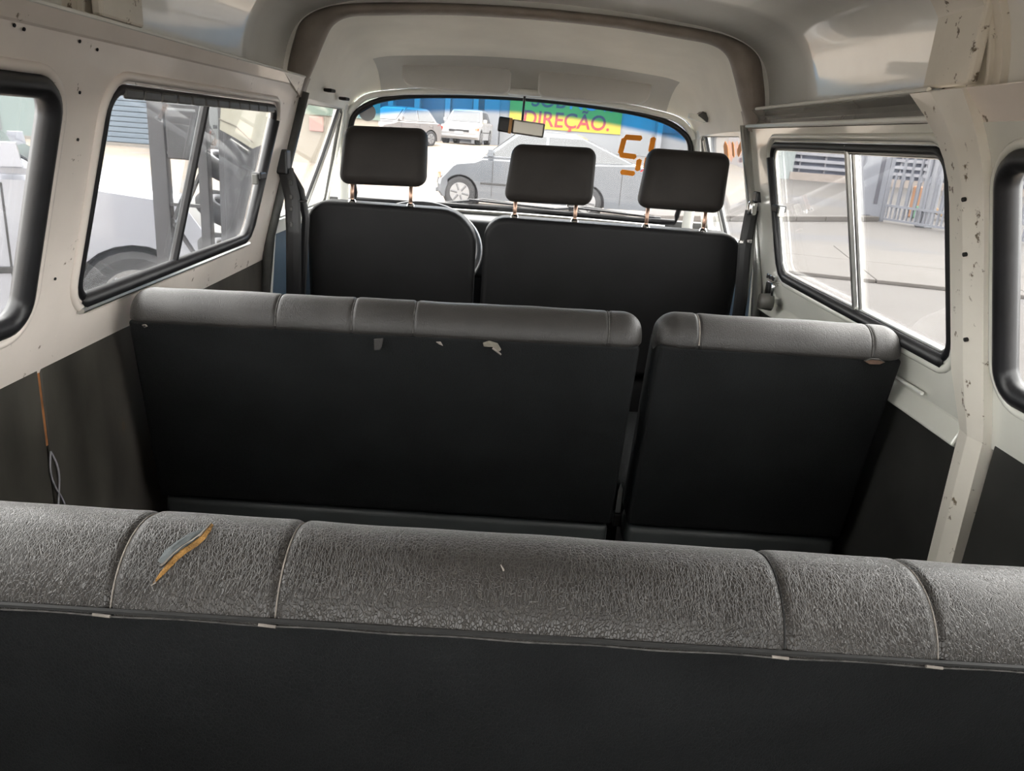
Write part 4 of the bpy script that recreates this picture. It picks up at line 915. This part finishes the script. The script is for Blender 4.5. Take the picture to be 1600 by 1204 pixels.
for i, (z, lab) in enumerate(((1.50, 'topmost tyre hanging on the steel rack'), (1.29, 'tyre hanging on the steel rack, second from the top'), (1.08, 'tyre hanging on the steel rack, third from the top'))):
    ty = thing('hanging_tyre', (-1.40, 3.86, z - 0.02), label=lab + ' by the left window', cat='tyre', group='tyres on the rack', rot=(0, 0, math.radians(25)))
    MB().ring((0, 0, 0.0), (0.35, -0.3, 1), 0.12, 0.045, 28, 8).go('tread', TYRE, ty, smooth=True)
    MB().ring((0, -0.03, 0.03), (0.35, -0.3, 1), 0.085, 0.012, 28, 6).go('rim_edge', mat('rim_edge', (0.45, 0.46, 0.5), 0.4, metal=0.3), ty, smooth=True)
wc = thing('wheel_cover', (-1.385, 3.58, 1.0), label='pale grey wheel cover hung low on the rack', cat='wheel cover')
MB().tube([(0, 0.02, 0), (0, 0, 0), (0, -0.02, 0)], [0.09, 0.10, 0.07], 24).go('disc', mat('cover_grey', (0.40, 0.41, 0.46), 0.5), wc)
MB().tube([(0, -0.018, 0), (0, -0.03, 0)], [0.03, 0.02], 14).go('boss', RIM, wc)
aw = thing('awning_flap', (-1.215, 3.50, 1.6), label='cream canvas awning flap hanging at the top of the left window', cat='awning')
V_ = [(-0.085, 0, 0.055), (-0.060, 0, 0.30), (0.16, 0.05, 0.32), (0.12, 0.03, 0.02), (0.05, 0.01, -0.015), (-0.01, 0, 0.02)]
MB().prism(V_, (0, 0.006, 0)).go('canvas', mat('cream_canvas', (0.50, 0.48, 0.39), 0.8, var=0.06), aw)
MB().tube([(-0.085, -0.004, 0.098), (-0.01, -0.003, 0.072), (0.055, 0.004, 0.012)], 0.003, 6).go('hem', mat('hem_brown', (0.22, 0.2, 0.16), 0.8), aw)

MB().tube([(-0.06, 0.003, 0.30), (-0.045, 0.14, 0.30)], 0.008, 8).go('support_rod', DK, aw)
# ---- gate and grille building on the right
GREY = mat('gate_grey', (0.30, 0.31, 0.36), 0.6, var=0.06)
gt = thing('spiked_gate', (10.15, 21.6, 0.2), rz=math.atan2(-2.4, 0.95), label='grey steel gate with spear-tipped bars right of the sliding door', cat='gate')
def bar(name, u, z0, z1, w_, d=0.0, tip=False, m=GREY):
    b = MB().box((u - w_, d - w_, z0), (u + w_, d + w_, z1))
    if tip: b.prism([(u - 0.045, d, z1), (u + 0.045, d, z1), (u + 0.03, d, z1 + 0.10), (u, d, z1 + 0.19), (u - 0.03, d, z1 + 0.10)], (0, 0.02, 0))
    return b.go(name, m, gt)
MB().box((0.15, -0.03, 0.06), (4.6, 0.03, 0.12)).go('rail', GREY, gt); MB().box((0.15, -0.03, 0.42), (4.6, 0.03, 0.48)).go('rail', GREY, gt)
for i in range(32): bar('short_bar', 0.22 + i * 0.136, 0.12, 0.46, 0.018)
for i in range(16): bar('spear_bar', 0.28 + i * 0.272, 0.46, 1.12, 0.022, 0, True)
for i in range(16): bar('tall_bar', 0.40 + i * 0.272, 0.12, 3.2, 0.025, 0.12)
MB().box((1.05, 0.16, 0), (1.38, 0.45, 3.4)).go('pale_column', mat('gate_column', (0.50, 0.51, 0.56), 0.7), gt, bevel=0.02)
gp = thing('gate_post', (9.85, 21.7, 0.2), rz=math.radians(-12), label='broad grey sheet-steel gate post with a dark slot', cat='gate post')
MB().box((-0.42, 0, 0), (0.42, 0.12, 3.6)).go('sheet', GREY, gp, bevel=0.01)
MB().box((0.10, -0.02, 0.45), (0.20, 0.02, 3.4)).go('slot', mat('slot_dark', (0.10, 0.10, 0.13), 0.7), gp)
MB().box((-0.44, -0.04, 0), (-0.36, 0.14, 3.6)).go('edge', GREY, gp); MB().box((0.34, -0.04, 0), (0.44, 0.14, 3.6)).go('edge', GREY, gp)
MB().rbox((-0.10, -0.05, 0.08), (0.08, 0.0, 0.16), 0.02, 2).go('hinge', mat('slot_dark', (0.1, 0.1, 0.1)), gp)
gb = thing('grille_building', (14.5, 31.5, gz(31.5)), label='blue-grey building with horizontal security grille behind the gate', cat='building')
MB().box((-4.6, 0.3, -1), (12, 6, 6)).go('wall', mat('grille_back', (0.17, 0.19, 0.27), 0.7, var=0.1, vscale=1.0), gb)
MB().box((-4.7, -0.1, -1), (-3.5, 0.4, 6)).go('end_pillar', mat('mint_pillar', (0.42, 0.47, 0.47), 0.8), gb)
MB().box((-3.6, -0.15, -1), (12, 0.35, 0.28)).go('plinth', mat('pink_plinth', (0.45, 0.38, 0.34), 0.8, var=0.1), gb)
for i in range(12): MB().box((-3.5, 0.05, 0.42 + i * 0.26), (12, 0.15, 0.54 + i * 0.26)).go('grille_slat', mat('slat_pale', (0.40, 0.40, 0.45), 0.6), gb)
for i in range(14): MB().box((-3.2 + i * 1.0, 0.14, 0.3), (-3.14 + i * 1.0, 0.2, 3.6)).go('grille_upright', mat('slat_pale', (0.4, 0.4, 0.45)), gb)
sd = thing('toy_slide', (12.05, 23.0, gz(23)), rz=math.radians(-10), label='small orange and green plastic slide behind the gate', cat='slide')
MB().rbox((-0.35, -0.1, 0.0), (-0.15, 0.2, 0.9), 0.05, 3).go('tower', mat('slide_orange', (0.60, 0.28, 0.12), 0.5), sd)
MB().prism([(-0.15, -0.1, 0.62), (0.75, -0.1, 0.12), (0.75, -0.1, 0.02), (-0.15, -0.1, 0.35)], (0, 0.3, 0)).go('chute', mat('slide_tan', (0.58, 0.36, 0.18), 0.5), sd, bevel=0.02)
MB().rbox((-0.32, -0.16, 0.0), (-0.12, -0.08, 0.35), 0.03, 2).go('step', mat('slide_green', (0.16, 0.45, 0.24), 0.5), sd)
